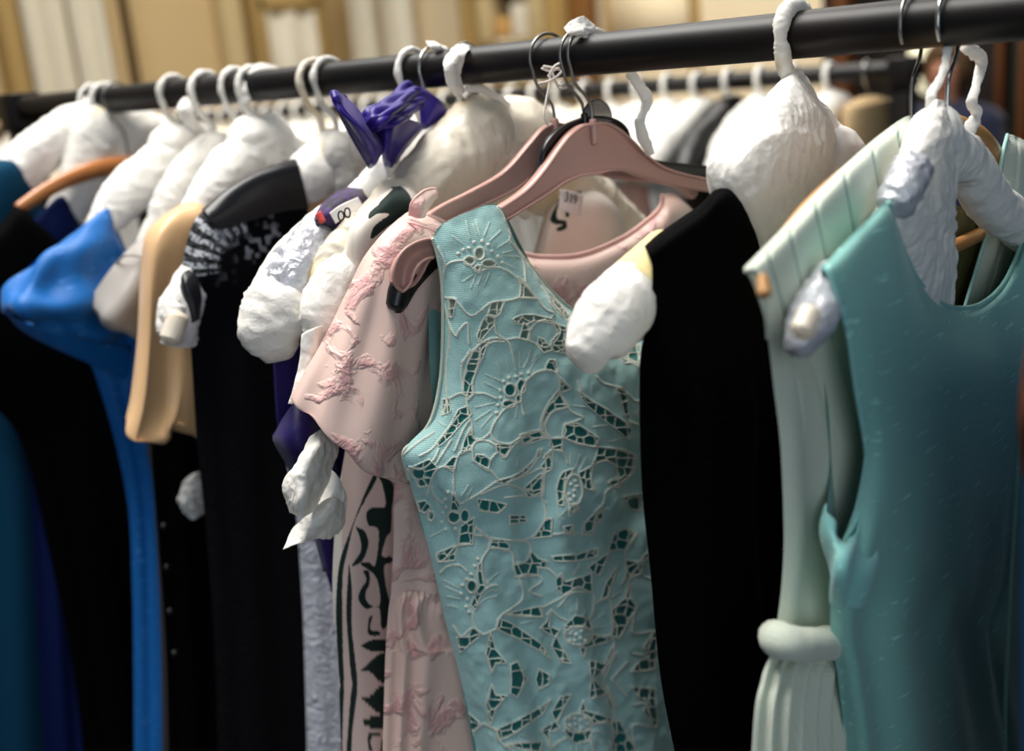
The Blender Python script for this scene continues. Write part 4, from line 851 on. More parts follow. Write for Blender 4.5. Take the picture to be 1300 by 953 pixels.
trim('neck_piping', P10, [(545, 273, .004), (568, 285, .004), (600, 311, .004), (655, 320, .004), (690, 325.5, .004), (740, 322, .004), (790, 301.5, .004), (822, 279, .004), (838, 263, .004), (841, 247, .004)], .0024, T['pinktrim'], t)
mb = MB(); rows = [[(520, 272, .02), (524, 258, .03), (538, 244, .03), (552, 240, .02)], [(530, 276, .03), (534, 262, .038), (544, 252, .036), (553, 246, .026)], [(538, 275, .03), (542, 264, .034), (548, 256, .03), (554, 250, .02)]]
H, *_ = sheet(P10, rows, 30, 20); mb.grid(H).obj('hanging_loop', T['brocade'], t, solid=.002)
trim('loop_piping', P10, [(520, 273, .02), (523, 257, .03), (537, 243, .032), (552, 239.5, .022), (555, 246, .02), (548, 257, .03), (540, 270, .03)], .0014, T['pinktrim'], t)
trim('sleeve_seam', P10, [(505, 280, .0), (530, 285, .05), (556, 296, .052), (574, 312, .03)], .001, T['pinktrim'], t)

# ---- black plastic hanger behind the front pink one
P11b = Pl(735, -12, k=.5)
plastic_hanger(P11b, [(742, 150), (722, 158), (702, 172), (690, 190), (684, 215), (660, 248), (610, 282), (560, 315), (520, 352), (500, 385)], [(742, 192), (722, 196), (706, 206), (698, 222), (688, 238), (662, 264), (614, 296), (566, 326), (530, 360), (512, 388), (504, 396)], T['black_plastic'], 'black_hanger', 'black plastic hanger sandwiched directly behind the front pink hanger', tilt=.15)
MB().tube([P11b.p(q) for q in ((534, 345, .0), (520, 352, .002), (508, 366, .002), (502, 388, .002))], [.008, .0105, .0105, .009], 18, sub=8).obj('curved_tip', T['black_plastic'], [o for o in bpy.data.objects if o.name == 'black_hanger'][0])
# clear plastic disc behind
cc = P11b.p((758, 152, .004)); th = np.linspace(0, 2*np.pi, 40, endpoint=False)
disc = np.array([[cc+P11b.n*o+(P11b.u*math.cos(a)+np.array([0, 0, math.sin(a)]))*r_ for a in th] for o, r_ in ((-.001, 1e-4), (-.001, .0185), (-.0005, .0195), (.0005, .0195), (.001, .0185), (.001, 1e-4))])
clr = mat('clear_plastic', 'a39c96', .2, spec=.6)
clr.node_tree.nodes['Principled BSDF'].inputs['Transmission Weight'].default_value = .6
d = MB().grid(disc, None, True).obj('size_disc', clr, [o for o in bpy.data.objects if o.name == 'black_hanger'][0])
MB().tube([cc+(P11b.u*math.cos(a)+np.array([0, 0, math.sin(a)]))*.0195 for a in np.linspace(0, 2*np.pi, 40)], .0009, 8, cap=False).obj('disc_rim', T['black_plastic'], d)

# ---- front pink hanger
P11 = Pl(745, -12)
fh = plastic_hanger(P11, [(752, 158), (738, 160), (722, 172), (706, 192), (690, 215), (668, 240), (640, 260), (600, 282), (560, 302), (530, 312), (511, 324), (501, 342), (500, 358)],
               [(752, 221), (732, 223), (712, 231), (695, 243), (668, 260), (640, 277), (605, 296), (572, 312), (552, 322), (540, 330), (532, 345), (522, 360), (508, 366)], T['pink_plastic'], 'pink_hanger', 'front dusty pink plastic hanger holding the mint cutwork dress', rim=.006)
_o = [(550, 302, .010), (528, 308, .012), (510, 321, .013), (500, 342, .013), (501, 360, .012), (510, 369, .011)]; _i = [(550, 327, .010), (541, 329, .012), (531, 337, .013), (525, 348, .013), (521, 360, .012), (514, 368, .011)]
_m = [((a[0]+b[0])/2, (a[1]+b[1])/2, .004) for a, b in zip(_o, _i)]
H, *_ = sheet(P11, [_o, _m, _i], 50, 12); MB().grid(H).tube([P11.p(q) for q in _o+_i[::-1]], .0016, 8, sub=8).obj('curved_tip', T['pink_plastic'], fh)

# ---- 14: mint cutwork dress, pattern traced curve by curve
CROP = {'A': (540, 240, 4.333), 'B': (500, 440, 4.54), 'C': (660, 440, 4.537), 'D': (540, 640, 4.143)}
def px_(c, s):
    x0, y0, k = CROP[c]; v = [float(a) for a in s.split()]
    return [(x0+v[i]/k, y0+v[i+1]/k) for i in range(0, len(v), 2)]
cords = [px_(c, s) for c, s in (
 ('A', '115 420 98 500 100 570 112 597 158 600 190 640 230 685 265 695 310 665 360 625 430 615 490 605 520 585 522 530 500 490 450 450 390 430 330 440 285 460 255 430 210 395 150 400 115 420'),
 ('A', '70 320 108 410 98 500 100 590 120 700 135 760 130 850 118 953'), ('A', '398 100 440 180 465 250 470 290 530 370 590 450 650 530 720 610 790 690'),
 ('A', '530 370 545 430 550 510'), ('A', '500 490 550 530 610 600 660 660 705 685 690 710'), ('A', '640 540 680 600 720 650 770 700'), ('A', '520 595 610 600'),
 ('A', '575 830 575 780 620 728 680 725 730 750 740 790 710 840 660 870 610 850'), ('A', '200 953 270 880 340 830 400 820 460 850 490 953'), ('A', '300 953 310 880 370 840 430 840'),
 ('A', '440 830 390 790 380 720'), ('A', '440 830 520 820 600 850 650 900'), ('A', '135 760 170 810 185 780 230 740 240 850'), ('A', '430 620 410 680 380 705 345 690'),
 ('B', '320 0 310 60 300 180 305 300 285 390'), ('B', '500 30 490 100 455 200 460 265 520 270 590 300'), ('B', '420 310 460 265'), ('B', '320 300 380 270 430 285'), ('B', '440 20 400 90 390 150 400 250'),
 ('B', '420 300 430 390 450 450 455 520 500 535 550 500 560 480'), ('B', '720 320 650 350 590 420 560 490 580 540 640 560 680 555 740 515 800 490 860 480'),
 ('B', '735 320 750 395'), ('B', '770 190 830 145 908 135'), ('B', '850 500 855 430 880 360 908 320'), ('B', '150 630 220 590 300 490 370 400'), ('B', '45 630 130 560 230 495'),
 ('B', '90 690 160 705 230 650 260 590'), ('B', '345 830 345 720 370 630 400 600 450 600 460 660'), ('B', '345 830 380 900 430 880 500 840 590 775'), ('B', '460 660 550 710 600 765'),
 ('B', '545 700 560 650 600 610 640 640 690 570 750 520'), ('B', '600 770 700 740 800 660 835 590'), ('B', '660 780 760 730 830 640'), ('B', '650 780 760 740 850 700 870 715'), ('B', '500 850 620 800 690 800 760 850 640 870'),
 ('B', '220 800 230 850 280 900'), ('B', '190 860 230 730 290 690 340 720'), ('B', '450 590 470 550 530 540 590 570'), ('B', '350 600 400 480 440 420'), ('B', '240 680 330 540'), ('B', '860 640 908 590'),
 ('C', '20 390 5 300 20 230 60 170 130 135 200 145 225 190 225 260 200 310 150 350 125 430 130 490 170 520'), ('C', '225 190 290 240 230 265'), ('C', '230 265 290 370 360 410 260 450 265 480 250 525'),
 ('C', '270 350 200 365 150 420 150 480 180 525 250 525'), ('C', '335 200 355 270'), ('C', '440 170 480 210 560 235 620 270 660 310 700 310'), ('C', '630 430 680 450'), ('C', '690 340 670 400'),
 ('C', '25 560 100 525 170 530 250 525 330 560 430 575 560 590 650 620'), ('C', '170 620 180 600 240 600 275 670'), ('C', '520 770 560 750 550 690 490 655 430 680 410 730 415 780 430 825'), ('C', '655 640 640 730 580 780 500 830 480 900 430 953'),
 ('C', '140 620 150 700 130 770 125 870 150 900'), ('C', '265 0 290 60 370 130'), ('C', '500 50 580 60 690 120'),
 ('D', '60 270 70 300 100 290 170 215 245 210'), ('D', '270 115 260 160 330 170 340 220 300 290 300 370 330 420'), ('D', '270 120 330 180 400 185 480 190 560 175 600 130 630 60 625 0'),
 ('D', '340 230 420 235 460 270 470 350 510 430 510 500 450 550 400 585 375 650'), ('D', '480 195 540 200 555 250 530 300 480 310'), ('D', '475 380 530 370 590 375 610 405 550 455 610 485'),
 ('D', '290 470 340 430 375 425'), ('D', '250 560 255 640 300 680'), ('D', '80 360 120 325 180 320 215 350'), ('D', '150 640 190 695 250 650 300 685 360 660 375 655'), ('D', '430 580 520 590 610 590'),
 ('D', '1105 155 1060 230 1050 290 1055 370 1030 420'), ('D', '1200 260 1150 300 1080 380 1050 500'), ('D', '1105 540 1090 640 1100 680 1215 665'),
 ('D', '700 540 760 470 830 460 885 470 880 560 870 600'), ('D', '890 520 960 495 980 560 985 670 930 695 880 680'), ('D', '640 580 660 560 700 590 740 610'), ('D', '985 690 990 770 930 900'), ('D', '1005 780 940 915'), ('D', '1060 830 980 920'),
 ('D', '1090 785 1160 785 1195 680'), ('D', '590 330 640 340 690 380'), ('D', '620 540 700 500 750 470'), ('D', '670 160 760 150 870 165'), ('D', '880 150 900 60 960 20'), ('D', '1150 380 1210 400'))]
rays_ = [px_(c, s) for c, s in (
 ('A', '225 180 245 275'), ('A', '262 195 285 250'), ('A', '280 170 300 250'), ('A', '352 185 325 255'), ('A', '412 232 355 285'), ('A', '465 280 398 322'), ('A', '480 340 425 352'), ('A', '515 375 430 365'), ('A', '500 440 440 410'), ('A', '205 510 265 470'), ('A', '250 545 285 455'), ('A', '288 525 315 460'), ('A', '322 535 352 465'), ('A', '150 260 200 300'), ('A', '580 880 560 953'), ('A', '610 910 590 950'), ('A', '690 850 660 900'),
 ('B', '470 425 560 365'), ('B', '505 465 565 395'), ('B', '470 350 580 325'), ('B', '520 205 600 245'), ('B', '530 160 615 200'), ('B', '590 95 620 165'), ('B', '650 70 660 140'), ('B', '680 40 705 140'), ('B', '725 30 728 120'), ('B', '785 55 750 120'), ('B', '820 75 778 145'), ('B', '710 340 705 410'), ('B', '240 880 260 930'), ('B', '390 860 430 800'), ('B', '415 880 450 820'), ('B', '715 640 710 690'), ('B', '640 800 700 830'), ('B', '255 430 300 460'),
 ('C', '310 340 405 352'), ('C', '425 462 520 450'), ('C', '505 548 590 530'), ('C', '415 210 415 280'), ('C', '295 620 290 680'), ('C', '345 625 320 700'), ('C', '380 640 345 710'), ('C', '20 120 60 50'), ('C', '50 150 90 80'),
 ('D', '100 400 175 440'), ('D', '105 435 180 465'), ('D', '115 485 195 500'), ('D', '110 530 165 540'), ('D', '325 410 385 360'), ('D', '295 490 340 455 375 455'), ('D', '280 530 320 495 375 485'), ('D', '500 630 580 610'), ('D', '860 515 830 590'), ('D', '890 550 860 600'), ('D', '940 575 870 625'), ('D', '905 490 880 560'), ('D', '800 500 800 560'), ('D', '760 510 770 570'), ('D', '690 40 720 80'), ('D', '700 70 740 30'), ('D', '780 370 810 320'), ('D', '30 170 110 130'), ('D', '40 20 20 70'), ('D', '1030 460 980 490'), ('D', '945 640 880 650'))]
holes = [px_(c, s) for c, s in (
 ('A', '510 490 550 520 605 600 520 595 525 540'), ('A', '680 600 720 620 790 690 780 720 720 670 690 630'), ('A', '365 630 430 620 410 680 380 705 345 690'), ('A', '345 695 380 705 370 750 300 830 290 800 320 720'),
 ('A', '495 715 540 695 600 695 680 715 690 740 650 730 600 725 560 740 510 740'), ('A', '710 750 770 770 810 850 850 940 790 920 740 870 700 840 735 800'), ('A', '540 740 570 770 560 830 520 820 530 780'), ('A', '625 820 650 830 690 880 650 895 620 860'),
 ('A', '265 900 300 850 345 830 300 953 240 953'), ('A', '130 610 170 610 150 700 135 700'), ('A', '1000 920 1060 890 1110 850 1150 850 1170 940 1100 953 1050 910'),
 ('B', '450 50 490 25 480 110 450 200 460 260 430 290 405 250 410 170 430 90'), ('B', '370 375 420 355 435 400 390 440 340 500 300 540 270 560 260 540 320 470'), ('B', '440 475 450 520 470 540 430 590 390 610 410 540'), ('B', '590 565 650 565 670 575 640 630 600 600'),
 ('B', '740 520 840 490 870 525 760 560'), ('B', '480 625 520 630 550 655 540 710 490 680 470 650'), ('B', '90 710 200 660 240 700 200 790 150 800 130 760'), ('B', '600 770 700 740 800 660 840 600 830 640 760 720 660 780'), ('B', '760 810 840 740 865 740 860 830 800 850'),
 ('B', '850 690 880 650 908 600 908 700 870 720'), ('B', '340 850 380 920 360 953 330 940'), ('B', '140 900 180 890 210 920 180 953 150 940'), ('B', '490 880 560 890 640 910 600 953 500 940'), ('B', '290 690 340 640 360 640 350 700'), ('B', '285 310 320 300 325 370 280 390'),
 ('C', '195 0 310 0 335 60 370 130 290 60 270 40 205 30'), ('C', '150 120 170 80 200 80 215 140 180 140'), ('C', '235 185 285 240 235 260'), ('C', '215 265 270 350 180 380 150 440 125 480 125 420 160 340'), ('C', '270 450 330 450 440 525 430 570 340 550 255 520'),
 ('C', '355 270 420 320 500 365 600 435 625 470 610 520 540 460 450 390 385 330'), ('C', '550 235 600 250 615 300 630 430 600 380 580 290'), ('C', '10 510 60 490 130 480 150 520 90 525 25 560'), ('C', '180 530 240 535 235 600 200 590 175 570'),
 ('C', '460 590 590 600 655 640 640 710 560 800 510 770 570 750 550 680 500 655 430 680 450 640'), ('C', '250 730 300 715 270 780 255 830 250 900 225 900 215 820 230 760'), ('C', '345 730 415 695 405 780 420 825 360 800'), ('C', '285 940 310 905 340 930 300 953'), ('C', '60 820 130 740 130 850 50 860 35 820'), ('C', '600 870 700 850 690 940 640 930'), ('C', '560 30 600 0 690 0 690 100 620 60'),
 ('D', '190 120 250 80 245 200 180 210'), ('D', '65 260 160 220 150 290 75 300'), ('D', '345 180 410 190 440 220 420 240 345 215'), ('D', '560 175 600 130 635 80 660 80 655 165 590 170'), ('D', '555 250 590 290 630 300 625 335 590 330 590 370 490 375 475 320 530 310'),
 ('D', '280 330 295 310 300 400 310 440 290 470 265 540 245 520 262 470 285 430 270 380'), ('D', '240 660 260 655 280 690 190 770 175 700 230 690'), ('D', '400 610 470 640 540 690 600 730 640 800 590 760 480 700 390 660'), ('D', '430 575 500 560 600 540 605 590 520 580'),
 ('D', '345 690 370 770 420 830 370 830 350 880 325 790'), ('D', '455 850 485 835 520 900 550 935 460 935'), ('D', '580 935 600 870 650 900 640 935'), ('D', '680 275 790 265 890 235 890 275 790 295 690 295'), ('D', '695 400 720 370 740 410 860 370 865 460 800 430 730 470 700 440'),
 ('D', '865 330 960 260 940 310 915 370 880 350'), ('D', '1000 150 1040 130 1105 155 1060 230 970 235'), ('D', '950 420 1010 330 970 440 960 490 930 490'), ('D', '1060 300 1140 310 1130 360 1060 390'), ('D', '1080 430 1070 500 1105 540 1060 620 1020 690 990 680 985 560 1050 500'),
 ('D', '740 640 790 590 850 600 870 650 800 645 750 680'), ('D', '610 650 640 620 660 560 650 640 700 660 680 690'), ('D', '690 700 720 760 760 830 710 820 670 750'), ('D', '880 690 980 700 960 720 850 750 840 800 820 750'), ('D', '870 830 880 820 940 840 980 750 985 790 930 870 880 920'),
 ('D', '1195 680 1215 700 1200 860 1090 870 1130 820 1170 800 1150 760'), ('D', '1160 260 1195 230 1190 260 1130 300'), ('D', '840 100 880 60 920 30 930 70 880 130 830 150'), ('D', '730 120 775 110 775 160 735 150'), ('D', '760 0 800 0 790 30 760 60'), ('D', '450 60 520 60 530 90 450 100'))]
def grow(p, k=1.14):
    c = np.mean(p, 0); return [tuple(c+(np.array(q)-c)*k) for q in p]
holes = [grow(p) for p in holes]
def ov(c, x, y, a, b, k=16): x0, y0, s = CROP[c]; return [(x0+(x+a*math.cos(q))/s, y0+(y+b*math.sin(q))/s) for q in np.linspace(0, 2*math.pi, k)[:-1]]
ovals = [ov(*q) for q in (('A', 297, 355, 27, 34), ('A', 242, 395, 30, 24), ('A', 348, 410, 38, 20), ('A', 287, 434, 15, 15), ('B', 670, 250, 33, 38), ('B', 735, 228, 26, 40), ('B', 662, 330, 36, 22), ('B', 718, 298, 16, 22), ('D', 150, 68, 33, 34), ('D', 208, 62, 24, 36), ('D', 244, 432, 26, 34), ('D', 30, 60, 16, 26))]
rings = [ov('C', 310, 825, 52, 90), ov('D', 805, 690, 75, 50)]
dots_ = [(c, x, y) for c, s in (('A', '180 355 208 335 240 325 268 293 312 287 345 307 365 343 398 373 420 407'), ('B', '592 380 598 337 615 295 612 252 632 200 663 178 703 172 733 157 775 150 312 838 295 880 298 925'),
   ('C', '318 773 292 793 328 803 312 828 283 848 312 863 290 882'), ('D', '88 95 110 130 155 130 90 45 275 288 258 325 240 368 218 395 195 425 190 470 222 498 215 537 230 565 820 665 790 685 855 685 815 705 785 715 840 715 760 715 765 680')) for x, y in zip([float(a) for a in s.split()][::2], [float(a) for a in s.split()][1::2])]
def seg_field(x, y, F, curves, w, smooth=True):
    """F = max(F, profile of distance to the curves)"""
    for c in curves:
        P = cr(np.array(c), max(2, (len(c)-1)*5+1)) if smooth and len(c) > 2 else np.array(c, float)
        lo, hi = P.min(0)-w*1.5, P.max(0)+w*1.5; m = (x > lo[0]) & (x < hi[0]) & (y > lo[1]) & (y < hi[1])
        if not m.any(): continue
        X, Y = x[m], y[m]; D = np.full(X.shape, 1e9)
        for a, b in zip(P[:-1], P[1:]):
            d = b-a; L2 = d@d+1e-9; tt_ = np.clip(((X-a[0])*d[0]+(Y-a[1])*d[1])/L2, 0, 1)
            D = np.minimum(D, (X-a[0]-tt_*d[0])**2+(Y-a[1]-tt_*d[1])**2)
        F[m] = np.maximum(F[m], np.clip(1-np.sqrt(D)/w, 0, 1))
def cutwork(G):
    x, y = proj(G); y = np.where(y > 862, 1724-y, y); y = np.where(y < 570, np.where((x > 815), y, y), y)
    cord = np.zeros(x.shape); seg_field(x, y, cord, cords, 1.75); thin = np.zeros(x.shape); seg_field(x, y, thin, rays_, 1.3)
    hole = np.zeros(x.shape, bool)
    for p in holes: hole |= inpoly(x, y, p)
    for p in holes: seg_field(x, y, cord, [p+[p[0]]], 1.3, False)
    net = np.full(x.shape, False); hm = hole.copy()
    if hm.any():                                    # net of thread bars across the openings
        rs = np.random.RandomState(5); cell = 13.5; X, Y = x[hm]/cell, y[hm]/cell; I, J = np.floor(X).astype(int), np.floor(Y).astype(int)
        f1 = np.full(X.shape, 9.); f2 = np.full(X.shape, 9.)
        for di in (-1, 0, 1):
            for dj in (-1, 0, 1):
                jx = I+di+.5+.62*(hsh(I+di, J+dj, J*0+3)-.5); jy = J+dj+.5+.62*(hsh(I+di, J+dj, J*0+8)-.5); d = np.hypot(X-jx, Y-jy)
                n1 = np.minimum(f1, d); f2 = np.where(d < f1, f1, np.minimum(f2, d)); f1 = n1
        e = np.clip(1-(f2-f1)*cell/2.1, 0, 1); cm = cord[hm]; cord[hm] = np.maximum(cm, e*.9)
    for p in ovals: hole |= inpoly(x, y, p); seg_field(x, y, cord, [p+[p[0]]], 1.9, False)
    for p in rings: hole &= ~inpoly(x, y, p); seg_field(x, y, cord, [p+[p[0]]], 2., False)
    dot = np.zeros(x.shape)
    for c, a, b in dots_:
        x0, y0, s = CROP[c]; dd = np.hypot(x-x0-a/s, y-y0-b/s); dot = np.maximum(dot, np.sqrt(np.clip(1-(dd/2.5)**2, 0, 1)))
    k = sm(.08, .45, cord); k2 = sm(.1, .6, thin); hf = hole*(1-k)
    disp = .0011*np.sqrt(np.clip(cord, 0, 1))+.0006*np.sqrt(thin)*(1-k)+.0014*dot-.0012*hf
    fab = np.array(lin('b2dcd8')); cc_ = np.array(lin('e2e3d2')); xo, yo = proj(G)
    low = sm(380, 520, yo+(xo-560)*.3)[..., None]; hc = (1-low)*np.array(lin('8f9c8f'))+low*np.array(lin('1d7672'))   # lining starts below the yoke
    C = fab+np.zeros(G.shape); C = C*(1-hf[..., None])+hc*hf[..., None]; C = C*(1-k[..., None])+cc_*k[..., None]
    C = C*(1-.6*k2[..., None]*(1-k[..., None]))+cc_*.6*k2[..., None]*(1-k[..., None]); dk_ = sm(.1, .5, dot)[..., None]; C = C*(1-dk_)+cc_*dk_
    return disp, C
t = dress('mint_cutwork_dress', 'mint green sleeveless dress with corded cutwork flowers, in sharp focus at the centre', P11)
o1 = .012
rows = [[(549, 303, .012), (560, 286, .016), (596, 268, .018), (632, 262, .016), (655, 312, .012), (701, 369, .012), (735, 400, .012), (775, 428, .01), (830, 425, .005), (868, 340, .005), (885, 275, .01), (915, 262, .012)],
        [(555, 325, .015), (572, 312, .024), (604, 302, .028), (640, 303, .028), (665, 345, .03), (704, 388, .03), (740, 418, .03), (778, 446, .03), (832, 443, .02), (866, 370, .02), (890, 320, .02), (912, 310, .012)],
        [(562, 362, .012), (580, 360, .028), (610, 362, .035), (642, 362, .037), (672, 385, .038), (708, 412, .04), (743, 437, .04), (781, 462, .04), (826, 460, .035), (858, 420, .03), (880, 400, .02), (900, 390, .008)],
        [(563, 420, .012), (584, 424, .03), (614, 428, .038), (646, 432, .042), (678, 444, .044), (712, 458, .046), (746, 474, .046), (782, 490, .045), (822, 490, .04), (850, 470, .03), (872, 460, .02), (890, 450, 0)],
        [(560, 480, .014), (584, 488, .03), (614, 494, .04), (646, 498, .044), (679, 505, .046), (713, 514, .048), (747, 524, .048), (782, 534, .046), (820, 535, .04), (848, 525, .03), (868, 520, .02), (884, 510, 0)],
        [(549, 530, .016), (574, 540, .034), (606, 545, .044), (641, 548, .048), (675, 552, .048), (710, 558, .05), (745, 564, .05), (780, 570, .046), (818, 570, .04), (845, 565, .03), (864, 562, .02), (880, 556, 0)],
        [(512, 573, .012), (550, 582, .036), (594, 590, .046), (634, 592, .05), (671, 594, .05), (707, 598, .052), (743, 602, .052), (779, 606, .048), (817, 608, .04), (843, 606, .03), (862, 604, .02), (876, 600, 0)],
        [(519, 608, .004), (556, 622, .036), (598, 628, .046), (636, 630, .05), (672, 632, .052), (708, 636, .054), (744, 640, .054), (780, 644, .05), (818, 646, .04), (844, 645, .03), (862, 644, .02), (876, 642, 0)],
        L_((533, 655), (878, 690), 12, .052, .5), L_((550, 720), (880, 745), 12, .054, .5), L_((566, 790), (886, 810), 12, .056, .5), L_((585, 863), (895, 880), 12, .058, .5), L_((610, 980), (910, 1000), 12, .06, .5), L_((650, 1230), (940, 1250), 12, .065, .5)]
NU, NV = 500, 900
G0 = np.array([[P11.p(q) for q in r] for r in rows])
rw = cr(G0, NV, 0); G = cr(rw, NU, 1); U, V = np.meshgrid(np.linspace(0, 1, NU), np.linspace(0, 1, NV)); N_ = normals(G, P11.n)
ed = np.minimum(1, np.minimum(U, 1-U)*14); x_, y_ = proj(G)
fold = ed*(.0045*np.sin(2*np.pi*(3.4*U+.55*V+.1))*sm(.2, .5, V)+.003*np.sin(2*np.pi*(6.1*U-1.2*V))*sm(.3, .6, V)+.0016*noi(G, 45, 2)+.0009*noi(G, 110, 4))
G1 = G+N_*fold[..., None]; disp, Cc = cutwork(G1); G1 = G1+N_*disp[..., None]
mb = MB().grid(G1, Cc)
# back is cut higher at the neck
bk = [[(549, 303, .012), (560, 286, .016), (596, 268, .016), (633, 262, .014), (665, 318, -.02), (683, 349, -.035), (711, 360, -.04), (736, 370, -.04), (790, 350, -.04), (850, 310, -.03), (885, 275, .0), (915, 262, .012)],
      [(545, 330, -.02), (560, 330, -.03), (604, 325, -.035), (640, 325, -.035), (668, 345, -.04), (690, 365, -.04), (715, 375, -.045), (740, 385, -.045), (792, 370, -.045), (852, 345, -.04), (888, 320, -.03), (914, 310, 0)],
      [(543, 360, -.03), (560, 370, -.035), (604, 380, -.04), (640, 385, -.04), (668, 395, -.045), (700, 405, -.045), (730, 410, -.045), (760, 412, -.045), (800, 410, -.045), (852, 400, -.04), (885, 380, -.03), (900, 370, 0)],
      L_((545, 450), (890, 450), 12, -.045), L_((548, 540), (884, 520), 12, -.045), L_((530, 640), (876, 640), 12, -.045), L_((560, 740), (880, 745), 12, -.045), L_((585, 863), (895, 880), 12, -.05), L_((650, 1230), (940, 1250), 12, -.05)]
Hb, Gb, Ub, Vb = sheet(P11, bk, 140, 160, waves((.003, 6, 0, .2, .3)))
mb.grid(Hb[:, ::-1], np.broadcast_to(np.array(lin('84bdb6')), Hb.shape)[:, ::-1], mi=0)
mb.obj('bodice', T['cutwork'], t)
sc = [(683, 348), (690, 356), (700, 358), (706, 360), (711, 357), (717, 359), (724, 366), (736, 370), (744, 368), (750, 361), (758, 362), (790, 349)]
trim('scalloped_neck_edge', P11, [(a, b, -.036) for a, b in sc], .0012, T['mint'], t)
trim('armhole_edge', P11, [(549, 303, .014), (556, 328, .014), (561, 362, .013), (562, 420, .013), (559, 480, .015), (548, 530, .017), (530, 557, .014), (512, 574, .012), (519, 608, .006)], .0016, mat('pale_cord', 'cdd6c6', .8, bump='noise', bs=.3, scale=400), t)
trim('neck_edge', P11, [(632, 262, .017), (644, 286, .016), (655, 312, .014), (678, 342, .014), (701, 369, .014), (735, 400, .014), (775, 428, .012)], .0012, T['pinktrim'] if False else bpy.data.materials['pale_cord'], t)

# ---- string tying the two hooks together, loose tissue strips on the rail
Ps = Pl(720, -12, Y=-.028)
t = thing('tied_string', Ps.p((715, 88, 0)), 'thin off-white string tying the hooks of the two pink hangers together', 'string')
for i, pth in enumerate(([(688, 87), (700, 90), (715, 84), (730, 82), (741, 84)], [(690, 84), (702, 86), (718, 90), (734, 88), (742, 83)], [(742, 84, .002), (735, 90, .004), (728, 89, .004)], [(714, 82, .004), (712, 80, .006), (704, 84, .006), (700, 90, .004), (696, 97, .002)],
                          [(714, 82, .004), (715, 88, .005), (708, 96, .005), (696, 103, .004), (684, 106, .004)], [(699, 92, .0), (697, 110, .0), (693, 130, 0), (691, 148, 0), (696, 160, 0)], [(703, 98, .0), (708, 108, 0), (714, 103, 0), (724, 106, 0), (735, 102, 0)], [(700, 90), (706, 104, .002), (710, 112, .002), (722, 110, .002), (720, 104, .002), (712, 108, .002)])):
    MB().tube([Ps.p(q) for q in pth], .0011, 8, sub=8, cru=.0001, cs=900).obj('string_strand', T['string'], t)
t = thing('tissue_strip', P11.p((740, 45, .0)), 'white tissue scrap tied on top of the rail at the front hook', 'tissue')
tuft(t, P11, [[(717, 36, -.01), (728, 26, .0), (740, 20, 0)], [(722, 43, .0), (736, 38, .01), (752, 32, .0)], [(734, 44, 0), (745, 44, .01), (754, 38, 0)]], T['tissue'], 'leaf', seed=81, cru=.0015)
strip(t, P11, [(750, 40, .0), (758, 40, .0), (768, 44, -.01)], [.003, .003, .002], T['tissue'])
t = thing('hanging_tissue_strip', Pl(800, -12).p((800, 95)), 'long twisted strip of white tissue dangling behind the right arm of the front pink hanger', 'tissue')
strip(t, Pl(790, -10, Y=.04), [(799, 92), (812, 110), (822, 126), (817, 142), (812, 156), (817, 175), (826, 196)], [.0035, .0045, .0048, .003, .0048, .0052, .003], T['tissue'], cru=.0016, k=50)

# ---- 15: plain black dress on big tissue-covered hanger
P12 = Pl(1010, -4, k=.7)
t = thing('tissue_covered_hanger', P12.A, 'hanger buried in a large mound of crinkled white tissue, cream-wrapped hook', 'hanger')
hook(t, P12, T['steel'], neck=-.075)
P_ = hook_path(P12, neck=-.065)
MB().tube(P_[3:-1], [.005, .006, .006, .0065, .0065, .0068, .0065, .006, .005, .006, .0065, .0065][:len(P_[3:-1])], 14, sub=8, cru=.0014, cs=180, seed=5).obj('hook_wrapping', T['stained'], t)
MB().tube(P_[-3:], [.006, .0065, .010], 14, sub=10, cru=.0014, cs=150, seed=6).obj('twisted_tissue', T['tissue'], t)
padded(t, P12, [(790, 400, .018), (812, 365, .02), (848, 335, .012), (890, 298, .012), (935, 265, .016), (965, 225, .026)], T['tissue_soft'], neck=(0, -.11), rn=.032, cru=.002, seed=88)
mb = MB(); rows = [[(1003, 92, .0), (1008, 90, .005), (1014, 92, .0), (1018, 96, 0)], [(985, 112, .0), (1004, 116, .025), (1022, 118, .022), (1036, 124, 0)], [(955, 140, .0), (990, 146, .04), (1030, 148, .038), (1062, 156, 0)], [(918, 178, .0), (970, 186, .05), (1030, 190, .05), (1086, 196, .0)], [(897, 226, .0), (960, 232, .05), (1030, 238, .05), (1110, 240, 0)], [(925, 290, 0), (970, 300, .042), (1035, 300, .045), (1120, 290, 0)], [(952, 350, 0), (985, 370, .03), (1035, 370, .03), (1110, 350, 0)]]
pillow(mb, P12, rows, 130, 130, None, 1, cru=.0035, cs=24, seed=33); mb.obj('tissue_mound', T['tissue'], t, weld=1e-5)
MB().tube([P12.p(q) for q in ((852, 330, .0), (804, 372, .0))], [.0262, .0256], 30, n=[0, 0, 1], cap=True, nn=10).obj('yellowed_padding', T['yellow'], t)
MB().tube([P12.p(q) for q in ((808, 366, .0), (788, 388, .0), (768, 414, .0), (752, 442, 0), (750, 468, 0))], [.0235, .0258, .0255, .019, .007], 60, n=[0, 0, 1], sub=26, cru=.0016, cs=45, seed=91).obj('tissue_end', T['tissue'], t)
t = dress('plain_black_dress', 'matt black sleeveless dress right of the mint cutwork dress, tissue end poking from its armhole', P12)
